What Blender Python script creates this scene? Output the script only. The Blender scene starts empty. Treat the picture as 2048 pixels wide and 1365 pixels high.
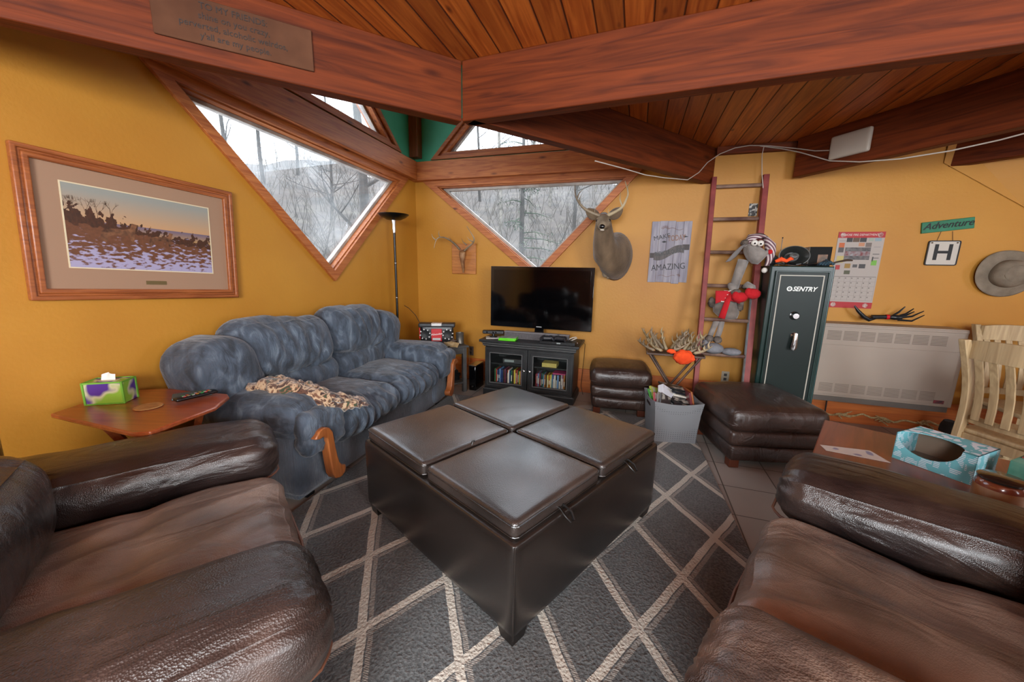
import bpy, math, random
from mathutils import Vector as V, Matrix, noise, geometry
random.seed(7)
PI=math.pi
D=bpy.data; SC=bpy.context.scene; COL=SC.collection
# ------------------------------------------------------------------ camera
FOC=754.44; PITCH=math.radians(10.82); ROLL=math.radians(1.08); CAM=V((0,0,1.4))
fw=V((0,math.cos(PITCH),-math.sin(PITCH))); rt0=V((1,0,0)); up0=rt0.cross(fw)
rt=rt0*math.cos(ROLL)+up0*math.sin(ROLL); up=up0*math.cos(ROLL)-rt0*math.sin(ROLL)
cd=D.cameras.new('camera'); cam=D.objects.new('camera',cd); COL.objects.link(cam)
cd.sensor_width=36; cd.lens=36*FOC/2048; cd.clip_start=.02; cd.clip_end=400
m=Matrix((rt,up,-fw)).transposed().to_4x4(); m.translation=CAM; cam.matrix_world=m
SC.camera=cam
# ------------------------------------------------------------------ world, exposure
SC.view_settings.view_transform='Standard'; SC.view_settings.look='None'; SC.view_settings.gamma=1
SC.view_settings.use_curve_mapping=False; SC.view_settings.exposure=0.6
w=D.worlds.new('overcast'); SC.world=w; w.use_nodes=True; nt=w.node_tree
bg=nt.nodes['Background']; bg.inputs[1].default_value=4.6
tc=nt.nodes.new('ShaderNodeTexCoord'); nz=nt.nodes.new('ShaderNodeTexNoise'); nz.inputs['Scale'].default_value=2.5; nz.inputs['Detail'].default_value=4
cr=nt.nodes.new('ShaderNodeValToRGB'); cr.color_ramp.elements[0].position=.3; cr.color_ramp.elements[1].position=.7
cr.color_ramp.elements[0].color=(.62,.76,.97,1); cr.color_ramp.elements[1].color=(1,1,1,1)
nt.links.new(tc.outputs['Generated'],nz.inputs['Vector']); nt.links.new(nz.outputs['Fac'],cr.inputs['Fac']); nt.links.new(cr.outputs['Color'],bg.inputs[0])
SC.cycles.max_bounces=8; SC.cycles.diffuse_bounces=5; SC.cycles.glossy_bounces=3; SC.cycles.transparent_max_bounces=10
SC.cycles.sample_clamp_indirect=6; SC.cycles.caustics_reflective=False; SC.cycles.caustics_refractive=False
# ------------------------------------------------------------------ room frame
AB=math.radians(-17.8); uB=V((math.cos(AB),math.sin(AB),0)); nB=V((math.sin(AB),-math.cos(AB),0))
CN=V((-1.2224,4.9011,0))
AL=math.radians(70); uL=V((math.cos(AL),math.sin(AL),0)); nL=V((math.sin(AL),-math.cos(AL),0))
def ray(px,py): return rt*((px-1024)/FOC)-up*((py-682.5)/FOC)+fw
def LB(px,py,off=0):      # photo point -> back-wall frame (x along wall, y into wall, z)
    d=ray(px,py); t=(CN+nB*off-CAM).dot(nB)/d.dot(nB); q=CAM+d*t-CN; return V((q.dot(uB),-off,q.z))
def LL(px,py,off=0):
    d=ray(px,py); t=(CN+nL*off-CAM).dot(nL)/d.dot(nL); q=CAM+d*t-CN; return V((q.dot(uL),-off,q.z))
def FL(px,py,z=0):
    d=ray(px,py); t=(z-1.4)/d.z; q=CAM+d*t; return V((q.x,q.y,z))
def W_B(s,y,z): return CN+uB*s-nB*y+V((0,0,z))
def W_L(s,y,z): return CN+uL*s-nL*y+V((0,0,z))
# ------------------------------------------------------------------ daylight lamps in the window openings, one of them added
def area(name,loc,tgt,sx,sy,power,col=(1,1,1),portal=False):
    l=D.lights.new(name,'AREA'); l.shape='RECTANGLE'; l.size=sx; l.size_y=sy; l.energy=power; l.color=col
    o=D.objects.new(name,l); COL.objects.link(o); o.location=loc
    o.rotation_euler=(V(tgt)-V(loc)).to_track_quat('-Z','Y').to_euler()
    if portal: l.cycles.is_portal=True
    return o
area('unseen_rear_lamp',(.5,-2.42,2.12),(2.9,2.6,.8),.85,.5,36,(1,.97,.93))
area('unseen_rear_lamp',(2.6,-2.4,1.8),(-.6,2.0,.9),1.5,1.3,88,(.94,.98,1))
area('unseen_rear_lamp',(-.95,-2.42,1.75),(-.6,1.4,.2),1.2,1.2,150,(.92,.97,1))  # added lamp, no known window here; brightens the dim foreground
area('daylight_right_window',(5.55,.3,1.7),(0,2.2,.9),1.4,1.2,5,(1,.93,.85))
area('sky_portal',tuple(W_L(-1.5,.14,2.1)),tuple(W_L(-1.5,-2,1.6)),1.1,2.2,1,(1,1,1),True)
area('sky_portal',tuple(W_B(1.5,.14,2.1)),tuple(W_B(1.5,-2,1.6)),1.1,2.2,1,(1,1,1),True)
# ------------------------------------------------------------------ materials
MT={}
def lin(c):
    if isinstance(c,str):
        c=tuple(int(c[i:i+2],16)/255 for i in (0,2,4))
    return tuple(x/12.92 if x<=.04045 else ((x+.055)/1.055)**2.4 for x in c)+(1,)
def M(name,c1,c2=None,scale=5,detail=4,rough=.5,bump=0,bscale=60,metal=0,coat=0,st=(1,1,1),spec=.5,sheen=0,lo=.35,hi=.65,c3=None,bst=None,bkind='noise',alpha=None,trans=0,emis=0,distort=0,rvar=0,big=0,bamt=.02):
    if name in MT: return MT[name]
    m=D.materials.new(name); m.use_nodes=True; n=m.node_tree; b=n.nodes['Principled BSDF']
    b.inputs['Base Color'].default_value=lin(c1); b.inputs['Roughness'].default_value=rough; b.inputs['Metallic'].default_value=metal
    b.inputs['Coat Weight'].default_value=coat; b.inputs['Coat Roughness'].default_value=.25
    b.inputs['Specular IOR Level'].default_value=spec
    b.inputs['Sheen Weight'].default_value=sheen; b.inputs['Transmission Weight'].default_value=trans
    if sheen: b.inputs['Sheen Roughness'].default_value=.4
    if emis: b.inputs['Emission Color'].default_value=lin(c1); b.inputs['Emission Strength'].default_value=emis
    tc=n.nodes.new('ShaderNodeTexCoord'); mp=n.nodes.new('ShaderNodeMapping'); mp.inputs['Scale'].default_value=st
    n.links.new(tc.outputs['Object'],mp.inputs['Vector'])
    if c2 is not None:
        t=n.nodes.new('ShaderNodeTexNoise'); t.inputs['Scale'].default_value=scale; t.inputs['Detail'].default_value=detail; t.inputs['Distortion'].default_value=distort
        n.links.new(mp.outputs[0],t.inputs['Vector'])
        r=n.nodes.new('ShaderNodeValToRGB'); e=r.color_ramp.elements
        e[0].position=lo; e[0].color=lin(c1); e[1].position=hi; e[1].color=lin(c2)
        if c3: x=e.new((lo+hi)/2); x.color=lin(c3)
        n.links.new(t.outputs['Fac'],r.inputs['Fac']); n.links.new(r.outputs['Color'],b.inputs['Base Color'])
        if rvar:
            q=n.nodes.new('ShaderNodeMapRange'); q.inputs['To Min'].default_value=rough-rvar; q.inputs['To Max'].default_value=rough+rvar
            n.links.new(t.outputs['Fac'],q.inputs['Value']); n.links.new(q.outputs[0],b.inputs['Roughness'])
    if bump:
        mp2=n.nodes.new('ShaderNodeMapping'); mp2.inputs['Scale'].default_value=bst or (1,1,1); n.links.new(tc.outputs['Object'],mp2.inputs['Vector'])
        if bkind=='noise':
            t2=n.nodes.new('ShaderNodeTexNoise'); t2.inputs['Detail'].default_value=3; o=t2.outputs['Fac']
        elif bkind=='voronoi':
            t2=n.nodes.new('ShaderNodeTexVoronoi'); o=t2.outputs['Distance']
        else:
            t2=n.nodes.new('ShaderNodeTexWave'); t2.inputs['Distortion'].default_value=.6; o=t2.outputs['Fac']
            t2.bands_direction=bkind
        t2.inputs['Scale'].default_value=bscale; n.links.new(mp2.outputs[0],t2.inputs['Vector'])
        bp=n.nodes.new('ShaderNodeBump'); bp.inputs['Strength'].default_value=min(1,bump); bp.inputs['Distance'].default_value=.01
        n.links.new(o,bp.inputs['Height']); n.links.new(bp.outputs[0],b.inputs['Normal'])
    if big:
        mp3=n.nodes.new('ShaderNodeMapping'); mp3.inputs['Rotation'].default_value=(.3,.2,.6); mp3.inputs['Scale'].default_value=(1.6,.55,1.2); n.links.new(tc.outputs['Object'],mp3.inputs[0])
        t3=n.nodes.new('ShaderNodeTexNoise'); t3.inputs['Scale'].default_value=big; t3.inputs['Detail'].default_value=3; t3.inputs['Distortion'].default_value=1.4; n.links.new(mp3.outputs[0],t3.inputs['Vector'])
        b3=n.nodes.new('ShaderNodeBump'); b3.inputs['Strength'].default_value=.7; b3.inputs['Distance'].default_value=bamt; n.links.new(t3.outputs['Fac'],b3.inputs['Height'])
        if bump: n.links.new(bp.outputs[0],b3.inputs['Normal'])
        n.links.new(b3.outputs[0],b.inputs['Normal'])
    MT[name]=m; return m
def wood(name,c1,c2,axis='X',rough=.45,sc=1,coat=.15,knots=True,c3=None):
    if name in MT: return MT[name]
    m=D.materials.new(name); m.use_nodes=True; n=m.node_tree; b=n.nodes['Principled BSDF']; L=n.links.new
    b.inputs['Roughness'].default_value=rough; b.inputs['Coat Weight'].default_value=coat; b.inputs['Coat Roughness'].default_value=.3
    tc=n.nodes.new('ShaderNodeTexCoord'); mp=n.nodes.new('ShaderNodeMapping')
    s={'X':(.6,9,9),'Y':(9,.6,9),'Z':(9,9,.6)}[axis]; mp.inputs['Scale'].default_value=[q*sc for q in s]
    L(tc.outputs['Object'],mp.inputs['Vector'])
    t=n.nodes.new('ShaderNodeTexNoise'); t.inputs['Scale'].default_value=3; t.inputs['Detail'].default_value=6; t.inputs['Distortion'].default_value=1.2
    L(mp.outputs[0],t.inputs['Vector'])
    r=n.nodes.new('ShaderNodeValToRGB'); e=r.color_ramp.elements; e[0].position=.3; e[0].color=lin(c1); e[1].position=.7; e[1].color=lin(c2)
    L(t.outputs['Fac'],r.inputs['Fac']); out=r.outputs['Color']
    if knots:
        mk=n.nodes.new('ShaderNodeMapping'); k={'X':(1.3,4,4),'Y':(4,1.3,4),'Z':(4,4,1.3)}[axis]; mk.inputs['Scale'].default_value=[q*sc for q in k]
        L(tc.outputs['Object'],mk.inputs['Vector'])
        vo=n.nodes.new('ShaderNodeTexVoronoi'); vo.inputs['Scale'].default_value=1.3; L(mk.outputs[0],vo.inputs['Vector'])
        r2=n.nodes.new('ShaderNodeValToRGB'); q=r2.color_ramp.elements; q[0].position=.04; q[0].color=(.15,.07,.04,1); q[1].position=.14; q[1].color=(1,1,1,1)
        L(vo.outputs['Distance'],r2.inputs['Fac'])
        mx=n.nodes.new('ShaderNodeMix'); mx.data_type='RGBA'; mx.blend_type='MULTIPLY'; mx.inputs[0].default_value=.85
        L(out,mx.inputs[6]); L(r2.outputs['Color'],mx.inputs[7]); out=mx.outputs[2]
    L(out,b.inputs['Base Color'])
    bp=n.nodes.new('ShaderNodeBump'); bp.inputs['Strength'].default_value=.25; bp.inputs['Distance'].default_value=.004
    L(t.outputs['Fac'],bp.inputs['Height']); L(bp.outputs[0],b.inputs['Normal'])
    MT[name]=m; return m
# ------------------------------------------------------------------ mesh helper
class MB:
    def __init__(s): s.v=[]; s.f=[]; s.m=[]
    def add(s,vs,fs,mi=0,T=None):
        o=len(s.v); s.v+= [tuple(T@V(p)) if T else tuple(p) for p in vs]
        s.f+=[tuple(i+o for i in f) for f in fs]; s.m+=[mi]*len(fs); return s
    def box(s,x0,x1,y0,y1,z0,z1,mi=0,T=None):
        vs=[(x,y,z) for z in (z0,z1) for y in (y0,y1) for x in (x0,x1)]
        return s.add(vs,[(0,2,3,1),(4,5,7,6),(0,1,5,4),(2,6,7,3),(0,4,6,2),(1,3,7,5)],mi,T)
    def prism(s,poly,z0,z1,mi=0,T=None):
        n=len(poly); a=sum(poly[i][0]*poly[(i+1)%n][1]-poly[(i+1)%n][0]*poly[i][1] for i in range(n))
        if a<0: poly=poly[::-1]
        vs=[(x,y,z0) for x,y in poly]+[(x,y,z1) for x,y in poly]
        tr=geometry.tessellate_polygon([[V((x,y,0)) for x,y in poly]])
        fs=[]
        for t in tr:
            a,b,c=t; p=[V(poly[i]) for i in t]
            if (p[1]-p[0]).cross(p[2]-p[0])<0: b,c=c,b
            fs.append((c,b,a)); fs.append((a+n,b+n,c+n))
        if len(poly)<=12 or True:
            pass
        fs+=[(i,(i+1)%n,(i+1)%n+n,i+n) for i in range(n)]
        return s.add(vs,fs,mi,T)
    def tube(s,pts,r,n=8,mi=0,T=None,cap=True,flat=1):
        pts=[V(p) for p in pts]; k=len(pts)
        if not isinstance(r,(list,tuple)): r=[r]*k
        tg=[(pts[min(i+1,k-1)]-pts[max(i-1,0)]).normalized() for i in range(k)]
        a=V((0,0,1)) if abs(tg[0].z)<.9 else V((1,0,0)); u=tg[0].cross(a).normalized(); vs=[]
        for i in range(k):
            u=(u-tg[i]*u.dot(tg[i])).normalized(); w=tg[i].cross(u)
            for j in range(n):
                an=2*PI*j/n; vs.append(pts[i]+u*(math.cos(an)*r[i])+w*(math.sin(an)*r[i]*flat))
        fs=[(i*n+j,i*n+(j+1)%n,(i+1)*n+(j+1)%n,(i+1)*n+j) for i in range(k-1) for j in range(n)]
        if cap: fs+=[tuple(range(n))[::-1],tuple((k-1)*n+j for j in range(n))]
        return s.add(vs,fs,mi,T)
    def lathe(s,prof,n=24,mi=0,T=None,cap=True):
        vs=[];k=len(prof)
        for r,z in prof:
            for j in range(n): vs.append((r*math.cos(2*PI*j/n),r*math.sin(2*PI*j/n),z))
        fs=[(i*n+j,i*n+(j+1)%n,(i+1)*n+(j+1)%n,(i+1)*n+j) for i in range(k-1) for j in range(n)]
        if cap and prof[0][0]>1e-5: fs.append(tuple(range(n))[::-1])
        if cap and prof[-1][0]>1e-5: fs.append(tuple((k-1)*n+j for j in range(n)))
        return s.add(vs,fs,mi,T)
    def ell(s,c,r,n=16,mi=0,T=None,fn=None):
        c=V(c); R=r if isinstance(r,(tuple,list)) else (r,r,r); vs=[];k=n//2+1
        for i in range(k):
            th=PI*i/(k-1)
            for j in range(n):
                d=V((math.sin(th)*math.cos(2*PI*j/n),math.sin(th)*math.sin(2*PI*j/n),-math.cos(th)))
                q=1+(fn(d) if fn else 0); vs.append((c.x+d.x*R[0]*q,c.y+d.y*R[1]*q,c.z+d.z*R[2]*q))
        fs=[(i*n+j,i*n+(j+1)%n,(i+1)*n+(j+1)%n,(i+1)*n+j) for i in range(k-1) for j in range(n)]
        return s.add(vs,fs,mi,T)
    def loft(s,rings,n=20,mi=0,T=None):   # ring=(center,u,v) with radii in u,v
        vs=[];k=len(rings)
        for c,u,v in rings:
            c,u,v=V(c),V(u),V(v)
            for j in range(n):
                a=2*PI*j/n; vs.append(c+u*math.cos(a)+v*math.sin(a))
        fs=[(i*n+j,i*n+(j+1)%n,(i+1)*n+(j+1)%n,(i+1)*n+j) for i in range(k-1) for j in range(n)]
        fs+=[tuple(range(n))[::-1],tuple((k-1)*n+j for j in range(n))]
        return s.add(vs,fs,mi,T)
    def grid(s,f,nu,nv,mi=0,T=None,th=0):
        vs=[V(f(i/nu,j/nv)) for j in range(nv+1) for i in range(nu+1)]
        fs=[(j*(nu+1)+i,j*(nu+1)+i+1,(j+1)*(nu+1)+i+1,(j+1)*(nu+1)+i) for j in range(nv) for i in range(nu)]
        if th:
            N=len(vs); nr=[]
            for j in range(nv+1):
                for i in range(nu+1):
                    a=vs[j*(nu+1)+min(i+1,nu)]-vs[j*(nu+1)+max(i-1,0)]; b=vs[min(j+1,nv)*(nu+1)+i]-vs[max(j-1,0)*(nu+1)+i]
                    nr.append(a.cross(b).normalized())
            vs=vs+[vs[i]-nr[i]*th for i in range(N)]
            fs+= [tuple(q+N for q in f2[::-1]) for f2 in fs]
            e=[i for i in range(nu+1)]+[(j)*(nu+1)+nu for j in range(1,nv+1)]+[nv*(nu+1)+i for i in range(nu-1,-1,-1)]+[j*(nu+1) for j in range(nv-1,0,-1)]
            fs+=[(e[(i+1)%len(e)],e[i],e[i]+N,e[(i+1)%len(e)]+N) for i in range(len(e))]
        return s.add(vs,fs,mi,T)
    def puff(s,c,size,r,n=14,bulge=(0,0,0),fn=None,mi=0,T=None,nn=None):
        hx,hy,hz=[q/2 for q in size]; c=V(c); N=nn or (n,n,n); idx={}; vs=[]; fs=[]
        r=min(r,hx,hy,hz)
        def sp(i,k,h):
            t=2*i/k-1; return t
        def key(a,b,d):
            kk=(a,b,d)
            if kk in idx: return idx[kk]
            p=V((2*a/N[0]-1,2*b/N[1]-1,2*d/N[2]-1))
            # warp so that samples cluster at the rounded edges
            q=[]
            for t,h in ((p.x,hx),(p.y,hy),(p.z,hz)):
                q.append(h*math.copysign(abs(math.sin(t*PI/2))**.9,t))
            P=V(q); I=V((max(-hx+r,min(hx-r,P.x)),max(-hy+r,min(hy-r,P.y)),max(-hz+r,min(hz-r,P.z))))
            dd=P-I; nr=dd.normalized() if dd.length>1e-9 else V((0,0,1))
            Q=I+nr*r if dd.length>1e-9 else P
            fx,fy,fz=1-(Q.x/hx)**2,1-(Q.y/hy)**2,1-(Q.z/hz)**2
            Q=V((Q.x+math.copysign(bulge[0],Q.x)*max(0,fy*fz)*(abs(p.x)**3),Q.y+math.copysign(bulge[1],Q.y)*max(0,fx*fz)*(abs(p.y)**3),Q.z+math.copysign(bulge[2],Q.z)*max(0,fx*fy)*(abs(p.z)**3)))
            Q=Q+c
            if fn:
                o=fn(Q,nr); Q=Q+(nr*o if not isinstance(o,V) else o)
            idx[kk]=len(vs); vs.append(Q); return idx[kk]
        A,B,C=N
        for a in range(A):
            for b in range(B):
                fs.append((key(a,b,0),key(a,b+1,0),key(a+1,b+1,0),key(a+1,b,0)))
                fs.append((key(a,b,C),key(a+1,b,C),key(a+1,b+1,C),key(a,b+1,C)))
        for a in range(A):
            for d in range(C):
                fs.append((key(a,0,d),key(a+1,0,d),key(a+1,0,d+1),key(a,0,d+1)))
                fs.append((key(a,B,d),key(a,B,d+1),key(a+1,B,d+1),key(a+1,B,d)))
        for b in range(B):
            for d in range(C):
                fs.append((key(0,b,d),key(0,b,d+1),key(0,b+1,d+1),key(0,b+1,d)))
                fs.append((key(A,b,d),key(A,b+1,d),key(A,b+1,d+1),key(A,b,d+1)))
        return s.add(vs,fs,mi,T)
    def obj(s,name,mats,parent=None,loc=(0,0,0),rot=(0,0,0),bev=0,smooth=40,label=None,sub=0):
        me=D.meshes.new(name); me.from_pydata([tuple(p) for p in s.v],[],s.f)
        if not isinstance(mats,(list,tuple)): mats=[mats]
        for q in mats: me.materials.append(q)
        me.polygons.foreach_set('material_index',s.m)
        if smooth:
            me.polygons.foreach_set('use_smooth',[True]*len(s.f)); 
            if smooth<180: me.set_sharp_from_angle(angle=math.radians(smooth))
        me.update(); o=D.objects.new(name,me); COL.objects.link(o); o.location=loc; o.rotation_euler=rot
        if parent: o.parent=parent
        if bev:
            b=o.modifiers.new('bevel','BEVEL'); b.width=bev; b.segments=2; b.limit_method='ANGLE'; b.angle_limit=math.radians(40)
        if label: o['label']=label
        return o
def tag(o,label,cat,group=None):
    o['label']=label; o['category']=cat
    if group: o['group']=group
    return o
def thing(name,label,cat,loc=(0,0,0),rz=0,group=None):
    o=D.objects.new(name,None); COL.objects.link(o); o.location=loc; o.rotation_euler=(0,0,rz); o.empty_display_size=.05
    return tag(o,label,cat,group)
def struct(o): o['kind']='structure'; return o
def text(s,size,loc,mat,parent,name='lettering',rot=(PI/2,0,0),ext=.0008,align='CENTER',shear=0,off=0,sx=1):
    c=D.curves.new(name,'FONT'); c.body=s; c.size=size; c.extrude=ext; c.align_x=align; c.align_y='CENTER'; c.shear=shear; c.offset=off; c.resolution_u=3
    t=D.objects.new(name,c); COL.objects.link(t); bpy.context.view_layer.update()
    me=D.meshes.new_from_object(t); D.objects.remove(t)
    if sx!=1:
        for q in me.vertices: q.co.x*=sx
    o=D.objects.new(name,me); COL.objects.link(o); me.materials.clear(); me.materials.append(mat)
    o.parent=parent; o.location=loc; o.rotation_euler=rot; return o
def copy_tree(o,parent=None):
    c=o.copy(); COL.objects.link(c); c.parent=parent
    for ch in o.children: copy_tree(ch,c)
    return c
def nz3(p,s=1,o=0): return noise.noise(V((p[0]*s+o,p[1]*s+o*1.7,p[2]*s-o)))
def wrink(p,d,s,amp,o=0):    # directional ridged wrinkles, d = stretch per axis
    q=V((p[0]*d[0],p[1]*d[1],p[2]*d[2]))*s+V((o,o,o)); a=noise.noise(q); b=noise.noise(q*2.1+V((5,1,3)))
    return amp*((1-abs(a)*2.4)*.7+b*.45)
def inset(poly,d):
    n=len(poly); a=sum(poly[i][0]*poly[(i+1)%n][1]-poly[(i+1)%n][0]*poly[i][1] for i in range(n)); sg=1 if a>0 else -1; out=[]
    for i in range(n):
        p0,p1,p2=V(poly[i-1]),V(poly[i]),V(poly[(i+1)%n]); e1=(p1-p0).normalized(); e2=(p2-p1).normalized()
        n1=V((-e1.y,e1.x))*sg; n2=V((-e2.y,e2.x))*sg; k=(n1+n2); k=k/(k.dot(n1)); out.append(tuple(p1+k*d))
    return out
# ------------------------------------------------------------------ common materials
wallM=M('yellow_wall_paint','b68029','a8701e',scale=1.2,rough=.55,bump=.13,bscale=40,lo=.3,hi=.7)
beamM=wood('stained_beam','421807','6e3011','X',coat=.0,rough=.6)
beamM.node_tree.nodes['Principled BSDF'].inputs['Specular IOR Level'].default_value=.2
beamZ=wood('stained_post','6a3018','8f4e2a','Z')
trimM=wood('window_trim_wood','8a4218','b87038','X',sc=1.5,coat=.0,rough=.55)
baseM=wood('orange_baseboard','a0501c','c06a2a','X')
greenM=M('green_wall_paint','35a078','44ad86',scale=3,rough=.5)
blackP=M('black_plastic','0c0c0e',rough=.35)
blackG=M('gloss_black','050506',rough=.08)
chrome=M('chrome','c8c8ca',rough=.18,metal=1)
whiteP=M('white_plastic','c9c5bb',rough=.45)
def leather(name,c1,c2,c3,rough=.34,scale=6,lo=.35,hi=.68,bs=160,b=.35,big=5,bamt=.025): return M(name,c1,c2,scale=scale,detail=8,rough=rough,bump=b*.45,bscale=bs*1.9,bkind='voronoi',c3=c3,lo=lo,hi=hi,coat=.25,rvar=.08,big=big,bamt=bamt)
# ------------------------------------------------------------------ setting
def wall_mesh(name,outline,holes,mats,T_root,rz,th=.16):
    b=MB(); loops=[outline]+holes; pts=[p for l in loops for p in l]
    tri=geometry.tessellate_polygon([[V((x,z,0)) for x,z in l] for l in loops]); n=len(pts)
    vs=[(x,0,z) for x,z in pts]+[(x,th,z) for x,z in pts]; fs=[]
    for t in tri:
        p=[V(pts[i]) for i in t]; a,bb,c=t
        if (p[1]-p[0]).cross(p[2]-p[0])<0: bb,c=c,bb
        fs.append((a,bb,c)); fs.append((c+n,bb+n,a+n))
    o=0
    for l in loops:
        k=len(l); fs+=[(o+i,o+i+n,o+(i+1)%k+n,o+(i+1)%k) for i in range(k)]; o+=k
    b.add(vs,fs); ob=b.obj(name,mats,loc=T_root,rot=(0,0,rz),smooth=0); return struct(ob)
def xz(v): return (v.x,v.z)
w1=[xz(LL(*q)) for q in ((318,128),(808,357),(665,552))]       # outer edge of the lower left window
w1=inset([xz(LL(*q)) for q in ((262,100),(815,357),(667,563))],.022)
w2=inset([xz(LB(*q)) for q in ((846,364),(1288,338),(1073,562))],.022)
u1=[(-3.1,LL(575,168).z+.04),(-.34,2.70),(-1.75,4.02)]
u2=[(.28,2.675),(2.9,2.675),(1.60,4.0)]
wall_mesh('wall_left',[(-8.3,0),(0,0),(0,2.66),(-8.3,2.66)],[w1],wallM,CN,AL)
wall_mesh('wall_back',[(0,0),(7.4,0),(7.4,2.58),(0,2.58)],[w2],wallM,CN,AB)
wall_mesh('wall_left',[(-4.2,2.66),(0,2.66),(0,4.1),(-4.2,4.1)],[u1],greenM,CN,AL)
wall_mesh('wall_back',[(0,2.58),(4.3,2.58),(4.3,4.1),(0,4.1)],[u2],greenM,CN,AB)
tileM=None
def floor_mat():
    m=D.materials.new('grey_floor_tile'); m.use_nodes=True; n=m.node_tree; b=n.nodes['Principled BSDF']; L=n.links.new
    tc=n.nodes.new('ShaderNodeTexCoord'); mp=n.nodes.new('ShaderNodeMapping'); mp.inputs['Rotation'].default_value=(0,0,math.radians(17.8)); L(tc.outputs['Object'],mp.inputs[0])
    br=n.nodes.new('ShaderNodeTexBrick'); br.offset=0; br.inputs['Scale'].default_value=1; br.inputs['Brick Width'].default_value=.33; br.inputs['Row Height'].default_value=.33
    br.inputs['Mortar Size'].default_value=.004; br.inputs['Color1'].default_value=lin('a39c94'); br.inputs['Color2'].default_value=lin('958e87'); br.inputs['Mortar'].default_value=lin('565049')
    L(mp.outputs[0],br.inputs['Vector']); L(br.outputs['Color'],b.inputs['Base Color']); b.inputs['Roughness'].default_value=.35
    return m
fl_poly=[tuple((W_L(-8.3,.1,0)).xy),tuple(W_B(-.1,.1,0).xy),tuple(W_B(7.4,.1,0).xy),(W_B(7.4,0,0).x,-2.7)]
struct(MB().prism(fl_poly,-.12,0).obj('floor',floor_mat(),smooth=0))
# ceiling planks
def plank_mat(name):
    m=D.materials.new(name); m.use_nodes=True; n=m.node_tree; b=n.nodes['Principled BSDF']; L=n.links.new
    tc=n.nodes.new('ShaderNodeTexCoord'); sp=n.nodes.new('ShaderNodeSeparateXYZ'); L(tc.outputs['Object'],sp.inputs[0])
    dv=n.nodes.new('ShaderNodeMath'); dv.operation='DIVIDE'; dv.inputs[1].default_value=.1325; L(sp.outputs['X'],dv.inputs[0])
    fr=n.nodes.new('ShaderNodeMath'); fr.operation='FRACT'; L(dv.outputs[0],fr.inputs[0])
    flo=n.nodes.new('ShaderNodeMath'); flo.operation='FLOOR'; L(dv.outputs[0],flo.inputs[0])
    wn=n.nodes.new('ShaderNodeTexWhiteNoise'); wn.noise_dimensions='1D'; L(flo.outputs[0],wn.inputs['W'])
    cx=n.nodes.new('ShaderNodeCombineXYZ'); L(wn.outputs['Value'],cx.inputs['Z']); 
    va=n.nodes.new('ShaderNodeVectorMath'); va.operation='MULTIPLY_ADD'; va.inputs[1].default_value=(0,0,9); L(cx.outputs[0],va.inputs[0]); L(tc.outputs['Object'],va.inputs[2])
    mp=n.nodes.new('ShaderNodeMapping'); mp.inputs['Scale'].default_value=(12,.7,3); L(va.outputs[0],mp.inputs[0])
    t=n.nodes.new('ShaderNodeTexNoise'); t.inputs['Scale'].default_value=2.6; t.inputs['Detail'].default_value=6; t.inputs['Distortion'].default_value=1; L(mp.outputs[0],t.inputs['Vector'])
    r=n.nodes.new('ShaderNodeValToRGB'); e=r.color_ramp.elements; e[0].position=.3; e[0].color=lin('8a3c0e'); e[1].position=.72; e[1].color=lin('c46e2a'); L(t.outputs['Fac'],r.inputs['Fac'])
    mk=n.nodes.new('ShaderNodeMapping'); mk.inputs['Scale'].default_value=(5,2,1); L(va.outputs[0],mk.inputs[0]); vo=n.nodes.new('ShaderNodeTexVoronoi'); vo.inputs['Scale'].default_value=1.6; L(mk.outputs[0],vo.inputs['Vector'])
    r2=n.nodes.new('ShaderNodeValToRGB'); q=r2.color_ramp.elements; q[0].position=.05; q[0].color=(.2,.1,.05,1); q[1].position=.13; q[1].color=(1,1,1,1); L(vo.outputs['Distance'],r2.inputs['Fac'])
    mx=n.nodes.new('ShaderNodeMix'); mx.data_type='RGBA'; mx.blend_type='MULTIPLY'; mx.inputs[0].default_value=.9; L(r.outputs['Color'],mx.inputs[6]); L(r2.outputs['Color'],mx.inputs[7])
    hs=n.nodes.new('ShaderNodeHueSaturation'); mr=n.nodes.new('ShaderNodeMapRange'); mr.inputs['To Min'].default_value=.72; mr.inputs['To Max'].default_value=1.2; L(wn.outputs['Value'],mr.inputs[0]); L(mr.outputs[0],hs.inputs['Value']); L(mx.outputs[2],hs.inputs['Color'])
    # groove
    pp=n.nodes.new('ShaderNodeMath'); pp.operation='PINGPONG'; pp.inputs[1].default_value=.5; L(fr.outputs[0],pp.inputs[0])
    gr=n.nodes.new('ShaderNodeMapRange'); gr.inputs['From Max'].default_value=.045; L(pp.outputs[0],gr.inputs[0])
    m2=n.nodes.new('ShaderNodeMix'); m2.data_type='RGBA'; L(gr.outputs[0],m2.inputs[0]); m2.inputs[6].default_value=lin('2a1006'); L(hs.outputs[0],m2.inputs[7])
    L(m2.outputs[2],b.inputs['Base Color']); b.inputs['Roughness'].default_value=.42
    bp=n.nodes.new('ShaderNodeBump'); bp.inputs['Strength'].default_value=.8; bp.inputs['Distance'].default_value=.01; L(gr.outputs[0],bp.inputs['Height']); L(bp.outputs[0],b.inputs['Normal'])
    return m
plM=plank_mat('ceiling_planks')
JN=V((-.319,2.426)); EN=V((1.93,3.90)); LN=V((-2.62,1.085))
def toB(p): q=V((p[0],p[1],0))-CN; return (q.dot(uB),-q.dot(nB))
cp=[toB(q) for q in (LN+V((-.13,-.02)),JN+V((-.02,.04)),EN+V((-.02,.04)))]+[(3.3,.1),(7.4,.1)]+[toB(q) for q in ((W_B(7.4,0,0).x,-2.7),W_L(-8.3,.1,0).xy)]
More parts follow.
